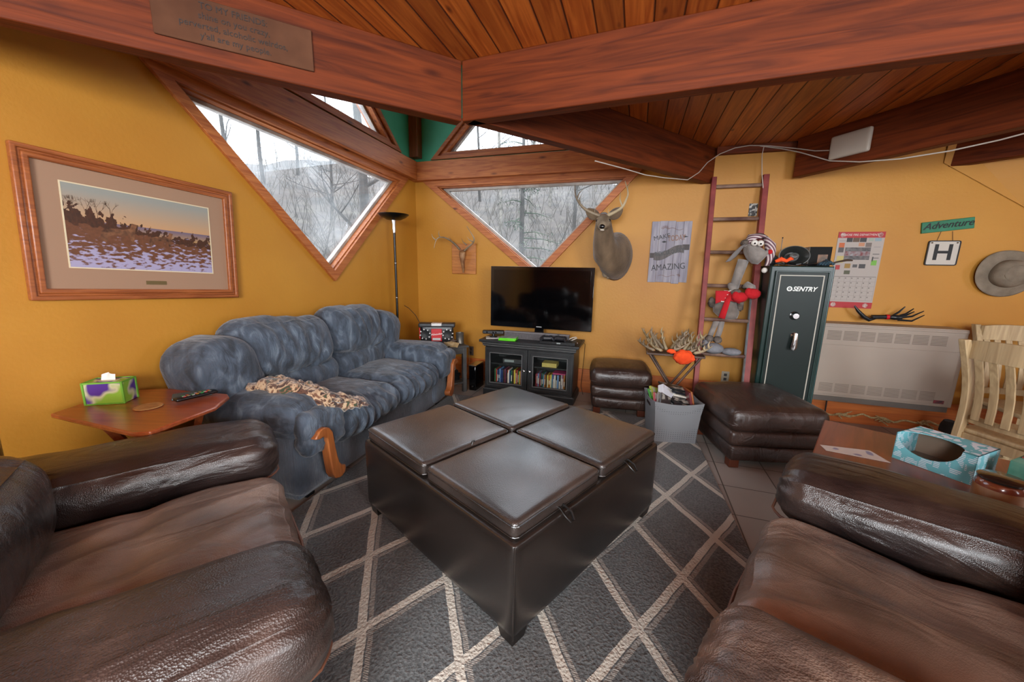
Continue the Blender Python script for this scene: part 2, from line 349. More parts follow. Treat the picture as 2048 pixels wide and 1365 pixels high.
struct(MB().prism(cp,2.569,2.67).obj('ceiling',plM,loc=CN,rot=(0,0,AB),smooth=0))
struct(MB().prism([toB(W_L(-4.3,.2,0).xy),(-.2,.2),(4.4,.2),toB((4.0,1.5)),toB((0,0))],4.1,4.2).obj('ceiling',plM,loc=CN,rot=(0,0,AB),smooth=0))
# inner walls of the tall bay above the beams, rear and right walls
def vwall(name,p,q,z0,z1,mat,th=.1):
    p,q=V(p),V(q); d=q-p; a=math.atan2(d.y,d.x)
    return struct(MB().box(0,d.length,0,th,z0,z1).obj(name,mat,loc=(p.x,p.y,0),rot=(0,0,a),smooth=0))
vwall('wall_upper_inner',(-2.75,1.01),(-.32,2.43),2.67,4.1,wallM)
vwall('wall_upper_inner',(-.32,2.43),(2.05,3.98),2.67,4.1,wallM)
RX=W_B(7.4,0,0).x
wall_mesh('wall_rear',[(0,0),(RX+5.1,0),(RX+5.1,2.6),(0,2.6)],[[(4.2,1.8),(5.2,1.8),(5.2,2.45),(4.2,2.45)],[(2.6,1.1),(3.9,1.1),(3.9,2.4),(2.6,2.4)],[(6.0,1.0),(7.6,1.0),(7.6,2.4),(6.0,2.4)]],wallM,V((-4.2,-2.55,0)),0)
wall_mesh('wall_right',[(0,0),(6,0),(6,2.6),(0,2.6)],[[(2.1,1.0),(3.5,1.0),(3.5,2.3),(2.1,2.3)]],wallM,V((RX,-2.7,0)),PI/2)
# ceiling beams
def beam(name,p,q,z0,z1,th,mat=beamM,bev=.006):
    p,q=V(p),V(q); d=q-p; a=math.atan2(d.y,d.x)
    return struct(MB().box(0,d.length,0,th,z0,z1).obj(name,mat,loc=(p.x,p.y,0),rot=(0,0,a),bev=bev))
beam('trim_1',LN,JN,2.249,2.571,.085)
beam('trim_2',JN+V((.07,-.028)),EN,2.249,2.571,.085)
b2d=V((1.86,1.573))-JN
beam('trim_3',JN,JN+b2d.normalized()*5.2,2.249,2.571,.085)
p3=V((2.475,3.59)); d3=V((2.873,2.335))-p3; p3b=p3+d3.normalized()*(-.05)
e3=p3+d3.normalized()*5
beam('trim_4',p3,e3,2.249,2.571,.085)
p4=W_B(5.05,0,0).xy; beam('trim_5',p4,V(p4)+V((.55,-1.0)),2.30,2.571,.085)
# ceiling-level ledger on the back wall (right of the main beam) and window beams
b=MB(); b.box(3.3,5.0,-.05,.0,2.50,2.571); struct(b.obj('trim_6',beamM,loc=CN,rot=(0,0,AB),bev=.004))
TXW=Matrix(((1,0,0,0),(0,0,1,0),(0,1,0,0),(0,0,0,1)))
pa,pb_,pc=LL(828,358,.09),LL(300,108,.09),LL(826,320,.09)
b=MB(); zl=pb_.z+(pb_.x+3.1)*(pb_.z-pa.z)/(pa.x-pb_.x); b.prism([(-.09,pa.z),(-3.1,zl),(-3.1,zl+pc.z-pa.z),(-.09,pc.z)],-.09,0,T=TXW); b.f=[f[::-1] for f in b.f]; struct(b.obj('trim_7',trimM,loc=CN,rot=(0,0,AL),bev=.005))
pa,pb_,pc=LB(845,361,.09),LB(1250,337,.09),LB(845,323,.09); zr=pa.z+(2.8-pa.x)*(pb_.z-pa.z)/(pb_.x-pa.x)
b=MB(); b.prism([(.0,pa.z),(2.8,zr),(2.8,zr+pc.z-pa.z),(.0,pc.z)],-.09,0,T=TXW); b.f=[f[::-1] for f in b.f]; struct(b.obj('trim_8',trimM,loc=CN,rot=(0,0,AB),bev=.005))
# corner post above the beams
pm=CN+nL*.05+nB*.05
struct(MB().box(-.055,.055,-.055,.055,2.68,4.1).obj('trim_9',beamZ,loc=(pm.x,pm.y,0),rot=(0,0,AB),bev=.004))
# facet on the far right of the back wall leaning into the room
c0=LB(1888,326,.01); c1=LB(2048,414,.01); c2=LB(2200,498,.01)
b=MB(); b.add([tuple(c0),tuple(c1),tuple(c2),(7.3,-.5,c2.z+.1),(7.3,-.5,2.57),(c0.x,-.02,2.57)],[(0,1,2,3,4,5)])
b.add([(c0.x,0,2.57),tuple(V((c2.x,0,c2.z))),(7.3,0,2.57)],[(0,1,2)])
struct(b.obj('wall_facet',wallM,loc=CN,rot=(0,0,AB),smooth=0))
struct(MB().box(.0,7.2,-.02,0,0,.28).obj('baseboard_back',baseM,loc=CN,rot=(0,0,AB),bev=.003))
struct(MB().box(-7,-.0,-.02,0,0,.12).obj('baseboard_left',baseM,loc=CN,rot=(0,0,AL),bev=.003))
# windows
glassM=None
def glass_mat():
    m=D.materials.new('window_glass'); m.use_nodes=True; n=m.node_tree; L=n.links.new
    for q in list(n.nodes): n.nodes.remove(q)
    o=n.nodes.new('ShaderNodeOutputMaterial'); tr=n.nodes.new('ShaderNodeBsdfTransparent'); tr.inputs[0].default_value=(.96,.97,.97,1)
    gl=n.nodes.new('ShaderNodeBsdfGlossy'); gl.inputs['Roughness'].default_value=.03; gl.inputs[0].default_value=(.9,.93,.95,1)
    df=n.nodes.new('ShaderNodeBsdfTranslucent'); df.inputs[0].default_value=(.8,.83,.84,1)
    fn=n.nodes.new('ShaderNodeMath'); fn.operation='MULTIPLY'; fn.inputs[1].default_value=.22; lw=n.nodes.new('ShaderNodeLayerWeight'); lw.inputs[0].default_value=.25; L(lw.outputs['Facing'],fn.inputs[0])
    tc=n.nodes.new('ShaderNodeTexCoord'); nn=n.nodes.new('ShaderNodeTexNoise'); nn.inputs['Scale'].default_value=2.2; nn.inputs['Detail'].default_value=3; L(tc.outputs['Object'],nn.inputs['Vector'])
    mr=n.nodes.new('ShaderNodeMapRange'); mr.inputs['From Min'].default_value=.45; mr.inputs['From Max'].default_value=.75; mr.inputs['To Min'].default_value=.02; mr.inputs['To Max'].default_value=.10; L(nn.outputs['Fac'],mr.inputs[0])
    m1=n.nodes.new('ShaderNodeMixShader'); L(mr.outputs[0],m1.inputs[0]); L(tr.outputs[0],m1.inputs[1]); L(df.outputs[0],m1.inputs[2])
    m2=n.nodes.new('ShaderNodeMixShader'); L(fn.outputs[0],m2.inputs[0]); L(m1.outputs[0],m2.inputs[1]); L(gl.outputs[0],m2.inputs[2]); L(m2.outputs[0],o.inputs[0]); return m
glassM=glass_mat(); sashM=M('weathered_sash','b7b2aa','8e8780',scale=8,rough=.6)
def ring(b,out,inn,y0,y1,mi=0):
    n=len(out); vs=[(x,y0,z) for x,z in out]+[(x,y0,z) for x,z in inn]+[(x,y1,z) for x,z in out]+[(x,y1,z) for x,z in inn]; fs=[]
    for i in range(n):
        j=(i+1)%n; fs+=[(i,j,n+j,n+i),(2*n+i,3*n+i,3*n+j,2*n+j),(i,2*n+i,2*n+j,j),(n+i,n+j,3*n+j,3*n+i)]
    b.add(vs,fs,mi)
def window(name,tri,ang,cas=.07):
    r=struct(D.objects.new(name,None)); COL.objects.link(r); r.location=CN; r.rotation_euler=(0,0,ang)
    b=MB(); ring(b,inset(tri,-.02),inset(tri,cas-.02),-.03,.0); b.obj('window_casing',trimM,r,bev=.003)
    b=MB(); ring(b,inset(tri,.001),inset(tri,.06),.002,.16); b.obj('window_jamb',trimM,r)
    b=MB(); ring(b,inset(tri,.06),inset(tri,.085),.07,.12); b.obj('window_sash',sashM,r)
    b=MB(); q=inset(tri,.08); b.add([(x,.09,z) for x,z in q]+[(x,.096,z) for x,z in q],[(0,1,2),(5,4,3),(0,3,4,1),(1,4,5,2),(2,5,3,0)]); b.obj('window_pane',glassM,r,smooth=0)
    return r
window('window_1',w1,AL); window('window_2',w2,AB); window('window_3',u1,AL,.04); window('window_4',u2,AB,.04)
# ------------------------------------------------------------------ outdoors
hillM=M('winter_hillside','2f2b26','4c463d',scale=1.2,detail=10,rough=.95,c3='3f3731',lo=.3,hi=.7,bump=.6,bscale=3)
def hill(u,v):
    az=math.radians(150-130*u); d=5.5+v*55; z=-.9+max(0,d-7)*.37+noise.noise(V((u*9,v*7,0)))*1.2*v
    if v>.45: z=-.9+(5.5+.45*55-7)*.37+(v-.45)*3+noise.noise(V((u*16,v*9,0)))*2.6
    return (math.cos(az)*d,math.sin(az)*d,z)
def hz(x,y):
    az=math.degrees(math.atan2(y,x)); u=(150-az)/130; v=(math.hypot(x,y)-5.5)/55; return hill(u,v)[2]
struct(MB().grid(hill,60,40).obj('ground',hillM))
barkM=M('grey_bark','1d1a17','332f2a',scale=9,rough=.9); birchM=M('pale_bark','6f6a62','45413b',scale=6,rough=.9)
needleM=M('evergreen_needles','1f2b1b','33432a',scale=4,rough=.9)
def grow(b,p,d,L,r,dep,rnd):
    n=4; pts=[p]; q=V(p); dd=V(d)
    for i in range(n):
        dd=(dd+V((rnd.uniform(-.16,.16),rnd.uniform(-.16,.16),rnd.uniform(-.05,.12)))).normalized(); q=q+dd*(L/n); pts.append(V(q))
    b.tube(pts,[r*(1-.55*i/n) for i in range(n+1)],5 if dep>1 else 3)
    if dep==0: return
    for k in range(5 if dep>2 else 4):
        t=rnd.uniform(.3,1); i=min(n-1,int(t*n)); s=pts[i].lerp(pts[i+1],t*n-i)
        a=rnd.uniform(0,2*PI); side=V((math.cos(a),math.sin(a),rnd.uniform(.1,.7)))
        grow(b,s,(dd*.45+side*.75).normalized(),L*rnd.uniform(.38,.6),r*.42,dep-1,rnd)
def tree(px,dist,h,r,mat,seed,label):
    d=ray(px,400); x=d.x/d.y; y=dist; x*=y; rnd=random.Random(seed); z=hz(x,y)-.1
    root=thing('bare_tree',label,'tree',(x,y,z),0,'bare trees behind the house')
    b=MB(); n=6; pts=[V((0,0,0))]; 
    for i in range(n): pts.append(pts[-1]+V((rnd.uniform(-.05,.05)*h/4,rnd.uniform(-.05,.05)*h/4,h/n)))
    b.tube(pts,[r*(1-.7*i/n) for i in range(n+1)],7); b.obj('trunk',mat,root)
    b=MB()
    for k in range(16):
        t=rnd.uniform(.18,.98)*n; i=min(n-1,int(t)); s=pts[i].lerp(pts[i+1],t-i); a=rnd.uniform(0,2*PI)
        grow(b,s,V((math.cos(a),math.sin(a),rnd.uniform(.1,.9))).normalized(),h*.3*(1.15-t/n),r*.3,2,rnd)
    b.obj('branches',mat,root)
tree(735,8.5,7.5,.14,barkM,3,'dark leaning bare tree close outside the left window')
for i,(px,ds,h,r,m_,lb) in enumerate([(450,15,8,.09,barkM,'thin bare tree at the left end of the left window'),(530,20,9,.1,barkM,'bare tree on the slope in the left window, second from the left'),
  (600,24,8,.1,barkM,'bare tree on the ridge near the middle of the left window'),(660,17,6,.07,barkM,'small bare tree low in the left window'),
  (1000,16,9,.08,birchM,'pale trunked tree left of centre in the right window'),(1062,19,10,.1,birchM,'pale trunked tree at the centre of the right window'),
  (1100,22,10,.1,birchM,'pale forked tree right of centre in the right window'),(1150,18,9,.09,barkM,'grey bare tree behind the deer antlers'),
  (960,24,9,.09,barkM,'grey bare tree at the left of the right window'),(1190,26,9,.09,birchM,'pale bare tree at the right edge of the right window')]):
    tree(px,ds,h,r,m_,20+i,lb)
def pine(px,dist,h,w,seed,label):
    d=ray(px,400); y=dist; x=d.x/d.y*y; rnd=random.Random(seed); z=hz(x,y)-.1
    root=thing('evergreen_tree',label,'tree',(x,y,z))
    MB().tube([(0,0,0),(0,0,h)],[.09,.02],6).obj('trunk',barkM,root)
    b=MB()
    for k in range(46):
        t=.15+.83*k/46; a=rnd.uniform(0,2*PI); L=w*(1.05-t)*rnd.uniform(.6,1.1); e=V((math.cos(a)*L,math.sin(a)*L,h*t-L*.12)); s=V((0,0,h*t))
        b.tube([s,s.lerp(e,.5)+V((0,0,.05)),e],[.02,.012,.004],3)
        for q in range(46):
            f=rnd.uniform(.15,1); c=s.lerp(e,f)+V((rnd.uniform(-.12,.12),rnd.uniform(-.12,.12),rnd.uniform(-.08,.08))); o=V((rnd.uniform(-1,1),rnd.uniform(-1,1),rnd.uniform(-.6,.3))).normalized()*.11
            o2=o.cross(V((0,0,1))).normalized()*.012; b.add([c-o2,c+o2,c+o],[(0,1,2)])
    b.obj('foliage',needleM,root,smooth=0)
pine(1045,9.5,6.5,1.5,5,'evergreen tree with drooping branches outside the right window')
pine(1010,7.6,2.0,.8,6,'low evergreen bush at the bottom of the right window')
b=MB(); rnd=random.Random(4)
for k in range(1500):
    az=math.radians(rnd.uniform(45,135)); dd=rnd.uniform(9,24) if k%3 else rnd.uniform(27,36); x=math.cos(az)*dd; y=math.sin(az)*dd; z=hz(x,y)-.05; h=rnd.uniform(.7,2.4)
    q=V((x,y,z)); e=q+V((rnd.uniform(-.5,.5),rnd.uniform(-.5,.5),1)).normalized()*h
    w3=1 if dd<25 else 1.8; b.tube([q,q.lerp(e,.5)+V((rnd.uniform(-.1,.1),0,0)),e],[.014*w3,.01*w3,.004*w3],3,cap=False)
    for t in range(3): 
        s=q.lerp(e,rnd.uniform(.3,.9)); b.tube([s,s+V((rnd.uniform(-.4,.4),rnd.uniform(-.4,.4),rnd.uniform(.2,.5)))],[.007,.003],3,cap=False)
o=b.obj('brush_thicket',M('brush_twigs','2c2722','4a443b',scale=1,rough=.95)); tag(o,'tangle of bare grey brush covering the hillside','brush'); o['kind']='stuff'
# ================================================================== RUG
def rug_mat():
    m=D.materials.new('lattice_rug'); m.use_nodes=True; n=m.node_tree; b=n.nodes['Principled BSDF']; L=n.links.new
    b.inputs['Roughness'].default_value=.95; b.inputs['Sheen Weight'].default_value=.2
    tc=n.nodes.new('ShaderNodeTexCoord'); sp=n.nodes.new('ShaderNodeSeparateXYZ')
    wv=n.nodes.new('ShaderNodeTexNoise'); wv.inputs['Scale'].default_value=6; L(tc.outputs['Object'],wv.inputs['Vector'])
    va=n.nodes.new('ShaderNodeVectorMath'); va.operation='MULTIPLY_ADD'; va.inputs[1].default_value=(.02,.02,0); L(wv.outputs['Color'],va.inputs[0]); L(tc.outputs['Object'],va.inputs[2])
    L(va.outputs[0],sp.inputs[0])
    det=RA.x*RB.y-RB.x*RA.y
    def mth(op,a,c=None,v=None):
        q=n.nodes.new('ShaderNodeMath'); q.operation=op; L(a,q.inputs[0])
        if c is not None: L(c,q.inputs[1])
        if v is not None: q.inputs[1].default_value=v
        return q.outputs[0]
    def comb(cx,cy,c0): return mth('ADD',mth('ADD',mth('MULTIPLY',sp.outputs['X'],v=cx),mth('MULTIPLY',sp.outputs['Y'],v=cy)),v=c0)
    # lattice coordinates (m,n) of p-P2
    mm=comb(RB.y/det,-RB.x/det,-(R0.x*RB.y-RB.x*R0.y)/det+100.5); nn=comb(-RA.y/det,RA.x/det,-(RA.x*R0.y-R0.x*RA.y)/det+100.5)
    def band(x,h,off=0):  # 1 near integer+.5 ... line where fract~.5
        f=mth('FRACT',mth('ADD',x,v=off)); a=mth('ABSOLUTE',mth('SUBTRACT',f,v=.5)); return mth('LESS_THAN',a,v=h)
    la=RA.length; lb=RB.length; s=abs(det)/(la*lb)
    h1=.017/(lb*s); h2=.017/(la*s)
    main=mth('MAXIMUM',band(nn,h1),band(mm,h2)); loop=mth('MAXIMUM',band(nn,h1*.55,-h1*1.9),band(mm,h2*.55,-h2*1.9))
    gr=n.nodes.new('ShaderNodeTexNoise'); gr.inputs['Scale'].default_value=90; gr.inputs['Detail'].default_value=3; L(tc.outputs['Object'],gr.inputs['Vector'])
    r=n.nodes.new('ShaderNodeValToRGB'); r.color_ramp.elements[0].position=.35; r.color_ramp.elements[0].color=lin('45434a' if 0 else '454849'); r.color_ramp.elements[1].position=.65; r.color_ramp.elements[1].color=lin('646767'); L(gr.outputs['Fac'],r.inputs['Fac'])
    wave=n.nodes.new('ShaderNodeTexWave'); wave.inputs['Scale'].default_value=45; wave.inputs['Distortion'].default_value=1; L(tc.outputs['Object'],wave.inputs['Vector'])
    m1=n.nodes.new('ShaderNodeMix'); m1.data_type='RGBA'; L(mth('MULTIPLY',loop,wave.outputs['Fac']),m1.inputs[0]); L(r.outputs[0],m1.inputs[6]); m1.inputs[7].default_value=lin('a8a298')
    m2=n.nodes.new('ShaderNodeMix'); m2.data_type='RGBA'; L(main,m2.inputs[0]); L(m1.outputs[2],m2.inputs[6]); m2.inputs[7].default_value=lin('bfbaae')
    L(m2.outputs[2],b.inputs['Base Color'])
    hh=mth('ADD',mth('MULTIPLY',main,v=.7),gr.outputs['Fac']); bp=n.nodes.new('ShaderNodeBump'); bp.inputs['Strength'].default_value=.9; bp.inputs['Distance'].default_value=.012; L(hh,bp.inputs['Height']); L(bp.outputs[0],b.inputs['Normal'])
    return m
e1=V((math.cos(math.radians(75)),math.sin(math.radians(75)))); e2=V((e1.y,-e1.x))
RC=V((-.412,2.0)); RC=e1*1.85+e2*(-.42)
ra=math.radians(75)
def rl(p): q=V(p)-RC; return V((q.dot(e1),q.dot(e2)*-1))     # local x along length, y to the left
RA=rl(RC+V((.288,.262))); RB=rl(RC+V((.110,-.380))); R0=rl((1.088,1.788))
b=MB(); b.puff((0,.055,.007),(3.75,2.45,.014),.006,nn=(60,40,2),fn=lambda p,n: V((0,0,max(0,noise.noise(p*1.3))*.0)))
tag(b.obj('area_rug',rug_mat(),loc=(RC.x,RC.y,0),rot=(0,0,ra)),'grey area rug with cream diamond lattice under the square ottoman','rug')
# ================================================================== SQUARE TRAY-TOP OTTOMAN
otM=M('espresso_bonded_leather','15110f','241e1b',scale=3,detail=5,rough=.26,bump=.12,bscale=320,bkind='voronoi',coat=.5,lo=.3,hi=.75)
otT=M('espresso_leather_top','201b19','453a35',scale=2.6,detail=9,rough=.30,bump=.22,bscale=260,bkind='voronoi',coat=.8,lo=.35,hi=.75,rvar=.05)
pN=V((.026,1.140)); pL=V((-.806,1.966)); pR=V((.828,1.966)); oc=(pL+pR)/2; S=1.168
oz=math.atan2((pR-pN).y,(pR-pN).x)
ott=thing('storage_ottoman','large square dark leather storage ottoman with four tray-top cushions','ottoman',(oc.x,oc.y,.014),oz)
h=S/2
b=MB(); b.puff((0,0,.2475),(S,S,.39),.022,nn=(22,22,10),bulge=(.006,.006,0),fn=lambda p,n: nz3(p,3)*.003); b.obj('body',otM,ott)
for sx in (-1,1):
    for sy in (-1,1):
        b=MB(); a=.09; b.add([(sx*(h-.008),sy*(h-.008),.08),(sx*(h-.008-a),sy*(h-.008),.08),(sx*(h-.008-a),sy*(h-.008-a),.08),(sx*(h-.008),sy*(h-.008-a),.08)]+[(sx*(h-.02),sy*(h-.02),0),(sx*(h-.085),sy*(h-.02),0),(sx*(h-.085),sy*(h-.085),0),(sx*(h-.02),sy*(h-.085),0)],[(0,1,2,3),(7,6,5,4),(0,4,5,1),(1,5,6,2),(2,6,7,3),(3,7,4,0)]); b.obj('foot',M('dark_foot','140e0b',rough=.4),ott)
        cx,cy=sx*(h/2-.002),sy*(h/2-.002); w_=h-.028
        b=MB(); b.puff((0,0,.025),(w_,w_,.075),.024,nn=(28,28,8),bulge=(.0,.0,.010),fn=lambda p,n,o=sx+2*sy: nz3(p,7,o)*.002+nz3(p,22,o)*.0008)
        t=b.obj('tray_cushion',otT,ott,loc=(cx,cy,.452))
        b=MB()
        q=w_/2
        for zz in (.046,.004): b.tube([(-q+.02,-q-.001,zz),(q-.02,-q-.001,zz),(q-.006,-q+.006,zz),(q+.001,-q+.02,zz),(q+.001,q-.02,zz),(q-.006,q-.006,zz),(q-.02,q+.001,zz),(-q+.02,q+.001,zz),(-q+.006,q-.006,zz),(-q-.001,q-.02,zz),(-q-.001,-q+.02,zz),(-q+.006,-q+.006,zz),(-q+.02,-q-.001,zz)],.003,6)
        b.obj('piping',otM,t)
b=MB(); b.tube([(-h-.001,-h-.001,.06),(-h-.001,-h-.001,.42),(-h+.004,-h+.004,.438)],.0035,6); b.obj('corner_piping',otM,ott)
loopM=M('black_leather_loop','0d0b0a',rough=.35)
for px,py,dx in ((1148,1030,1),(1280,935,1),(946,895,0)):
    d=FL(px,py,.47 if dx else .50); q=V((d.x-oc.x,d.y-oc.y)); c,s=math.cos(-oz),math.sin(-oz); lx,ly=q.x*c-q.y*s,q.x*s+q.y*c
    b=MB(); 
    if dx: ly=-h-.012+.0; pts=[(lx-.012,ly+.055,.0),(lx-.014,ly+.02,.004),(lx-.02,ly-.012,-.012),(lx-.010,ly-.03,-.032),(lx+.008,ly-.032,-.034),(lx+.018,ly-.012,-.012),(lx+.012,ly+.02,.004),(lx+.01,ly+.055,.0)]
    else: pts=[(lx-.01,ly-.01,-.02),(lx-.014,ly-.004,.012),(lx-.004,ly,.03),(lx+.01,ly+.004,.028),(lx+.016,ly,.005),(lx+.01,ly-.004,-.02)]
    b.tube(pts,.0055,8,flat=.6); b.obj('pull_loop',loopM,ott,loc=(0,0,.460 if dx else .490))
# ================================================================== LEATHER ARMCHAIRS
armM=leather('dark_brown_leather','221a19','57463d','342926',rough=.30,scale=4.5,lo=.40,hi=.82,bs=170,b=.4)
seatM=leather('worn_tan_brown_leather','4c3f38','a8978a','7b675a',rough=.38,scale=2.8,lo=.3,hi=.74,bs=150,b=.45)
armW=leather('scuffed_brown_leather','2b2422','948070','5a4a42',rough=.36,scale=5,lo=.36,hi=.66,bs=120,b=.6)
armL=leather('grainy_dark_leather','241d1b','5c4a42','372b27',rough=.34,scale=5,lo=.42,hi=.85,bs=130,b=.55)
pipM=M('worn_piping','6a4432',rough=.5)
def armchair(loc,rz,label,seed,mirror,near_mat):
    # local: x to the sitter-facing right (viewed from front), front = -y, origin floor under seat front centre
    r=thing('leather_armchair',label,'armchair',loc,rz)
    b=MB(); b.puff((0,.45,.20),(1.36,.86,.30),.04,nn=(14,12,6)); b.obj('base',armM,r)
    # seat cushion with long folds
    def sf(p,n):
        if n.z<.2: return nz3(p,4,seed)*.006
        d=(1-abs(noise.noise(V((p.x*5+p.y*1.2,p.y*1.3,seed))))*3.2)*.014+nz3(p,3,seed)*.010
        # central creased gather
        k=math.exp(-((p.y-.36)/.05)**2)*.014
        return max(-.02,min(.022,d))-k*(.4+.6*abs(math.sin(p.x*9)))
    b=MB(); b.puff((0,.31,.375),(.70,.74,.20),.075,nn=(70,60,10),bulge=(.0,.02,.03),fn=sf); b.obj('seat_cushion',seatM,r)
    b=MB(); b.tube([(-.34,-.068,.30),(-.33,-.082,.31),(0,-.095,.315),(.33,-.082,.31),(.34,-.068,.30)],.006,8); b.obj('seat_piping',pipM,r)
    for sx in (-1,1):
        mt=near_mat if sx==mirror else armM
        b=MB(); b.puff((sx*.535,.44,.26),(.30,.92,.44),.06,nn=(10,22,12),fn=lambda p,n: nz3(p,5,seed)*.006); b.obj('arm_panel',mt,r)
        def af(p,n,sx=sx):
            t=(p.y+.05)/.5; g=0
            if p.y<.16: g=math.sin(math.atan2(p.z-.52,p.x-sx*.535)*16)*.0035*max(0,1-(p.y+.06)/.2)
            q=V((p.x*1.5+p.z*2.5,p.y*5.5+p.z*6+p.x*2,p.z*1.0)); rg=1-abs(noise.noise(q+V((seed,0,sx))))*3
            return max(-.2,rg)*.011*min(1,max(0.05,(p.y-.1)*1.6))+nz3(p,3,seed+sx)*.014+g
        b=MB(); b.puff((sx*.535,.44,.52),(.375,1.04,.225),.105,nn=(36,110,24),bulge=(.01,.0,.025),fn=af); a=b.obj('arm_pillow',mt,r)
        # seam around the front of the arm pillow
        b=MB(); pts=[]
        cx=sx*.535
        for k in range(13):
            t=k/12; x=cx+(t-.5)*2*.165; e=1-abs(t-.5)*2; y=.0-.075*min(1,e*2.2)**.6; pts.append((x,y,.425))
        pts=[(cx-.186,.9,.43),(cx-.188,.3,.43)]+[(cx-.18,.06,.428)]+pts[1:-1]+[(cx+.18,.06,.428),(cx+.188,.3,.43),(cx+.186,.9,.43)]
        b.tube(pts,.0055,6); b.obj('arm_piping',pipM,a)
    b=MB(); b.puff((0,.86,.50),(1.30,.26,.84),.11,nn=(20,8,16),fn=lambda p,n: nz3(p,4,seed)*.01); b.obj('back_frame',armM,r)
    def bf(p,n): return wrink(p,(1.2,1,.8),3.5,.012,seed+7)
    b=MB(); b.puff((0,.70,.62),(.70,.24,.34),.11,nn=(26,10,18),bulge=(0,.04,.02),fn=bf); b.obj('lumbar_cushion',armM,r)
    b=MB(); b.puff((0,.80,.86),(.76,.24,.30),.11,nn=(26,10,16),bulge=(0,.04,.02),fn=bf); b.obj('head_cushion',armM,r)
    for sx in (-1,1):
        for y in (.08,.82): MB().box(sx*.55-.04,sx*.55+.04,y-.04,y+.04,0,.07).obj('foot',M('block_foot','5a2a14',rough=.4),r,bev=.006)
    return r
fL=V((.79,.61)).normalized(); lL=V((-.61,.79)).normalized()
pl=fL*.06+lL*1.535
chl=armchair((pl.x,pl.y,.0145),math.atan2(-lL.y,-lL.x)+PI,'dark brown leather armchair in the left foreground with worn tan seat',3,-1,armL)
fR=V((-.727,.686)).normalized(); lR=V((.686,.727)).normalized()
pr=fR*.10+lR*1.345
chr_=armchair((pr.x,pr.y,.0145),math.atan2(lR.y,lR.x)+PI,'dark brown leather armchair in the right foreground with scuffed near arm',11,1,armW)
# ================================================================== SOFA
velM=M('blue_velour','2a313a','6b7783',scale=7,detail=9,rough=.8,bump=.5,bscale=150,bst=(1,.12,.12),big=7,bamt=.02,c3='434e5c',lo=.33,hi=.75,sheen=.25,distort=.9,st=(2.2,1.6,.8))
velB=M('blue_corduroy_base','353c46','6a7482',scale=5,detail=6,rough=.85,bump=.7,bscale=170,bst=(1,.6,.05),sheen=.4,lo=.3,hi=.75)
oakM=wood('oak_arm_trim','7e4420','a8622f','Z',sc=2,knots=False,coat=.5)
sa=math.radians(74.1); s1=V((math.cos(sa),math.sin(sa))); s0=V((-1.215,1.968)); sc_=s0+s1*.985-V((s1.y,-s1.x))*.0
sofa=thing('loveseat','worn blue velour loveseat with wooden arm trim against the left wall','sofa',(sc_.x,sc_.y,.0),sa)
b=MB(); b.puff((0,.45,.17),(1.92,.84,.30),.03,nn=(24,12,8)); b.obj('base',velB,sofa)
b=MB(); b.puff((0,.80,.5),(1.8,.2,.86),.09,nn=(24,6,16),fn=lambda p,n: nz3(p,3)*.012); b.obj('back_frame',velB,sofa)
def vf(seed,amp=.018,dx=(1.4,.9,.5)): 
    return lambda p,n: wrink(p,dx,4,amp,seed)+nz3(p,2.2,seed)*.014
def sfold(seed):
    def f(p,n):
        g=math.sin(p.x*70+nz3(p,5,seed)*5)*.011*max(0,min(1,(-(p.y-.20))/.2)) if p.y<.2 else 0
        return g+nz3(p,3,seed)*.016+wrink(p,(1,1.4,1),3,.009,seed)
    return f
for i,x in enumerate((-.335,.335)):
    b=MB(); b.puff((x,.30,.385),(.675,.74,.22),.10,nn=(56,40,14),bulge=(0,.045,.035),fn=sfold(i*5+2)); b.obj('seat_cushion',velM,sofa)
    b=MB(); b.puff((x,.62,.55),(.68,.24,.24),.10,nn=(34,10,14),bulge=(0,.03,.02),fn=vf(i+20)); b.obj('lumbar_cushion',velM,sofa)
for i,(x,w_,z) in enumerate(((-.36,.82,.80),(.38,.70,.815))):
    T=Matrix.Translation((x-.05,.66,z))@Matrix.Rotation(math.radians(-12),4,'X')@Matrix.Rotation(math.radians(3 if i==0 else 0),4,'Y')
    def bf(p,n,i=i):
        t=math.hypot(p.x,p.z+.18); a=math.atan2(p.z+.25,p.x)
        return math.sin(a*15+nz3(p,4,i)*3)*.016*max(0,1-abs(t-.25)/.25)+nz3(p,3,i+4)*.03
    b=MB(); b.puff((0,0,0),(w_,.30,.44),.14,nn=(46,14,32),bulge=(0,.05,.02),fn=bf,T=T); b.obj('back_cushion',velM,sofa)
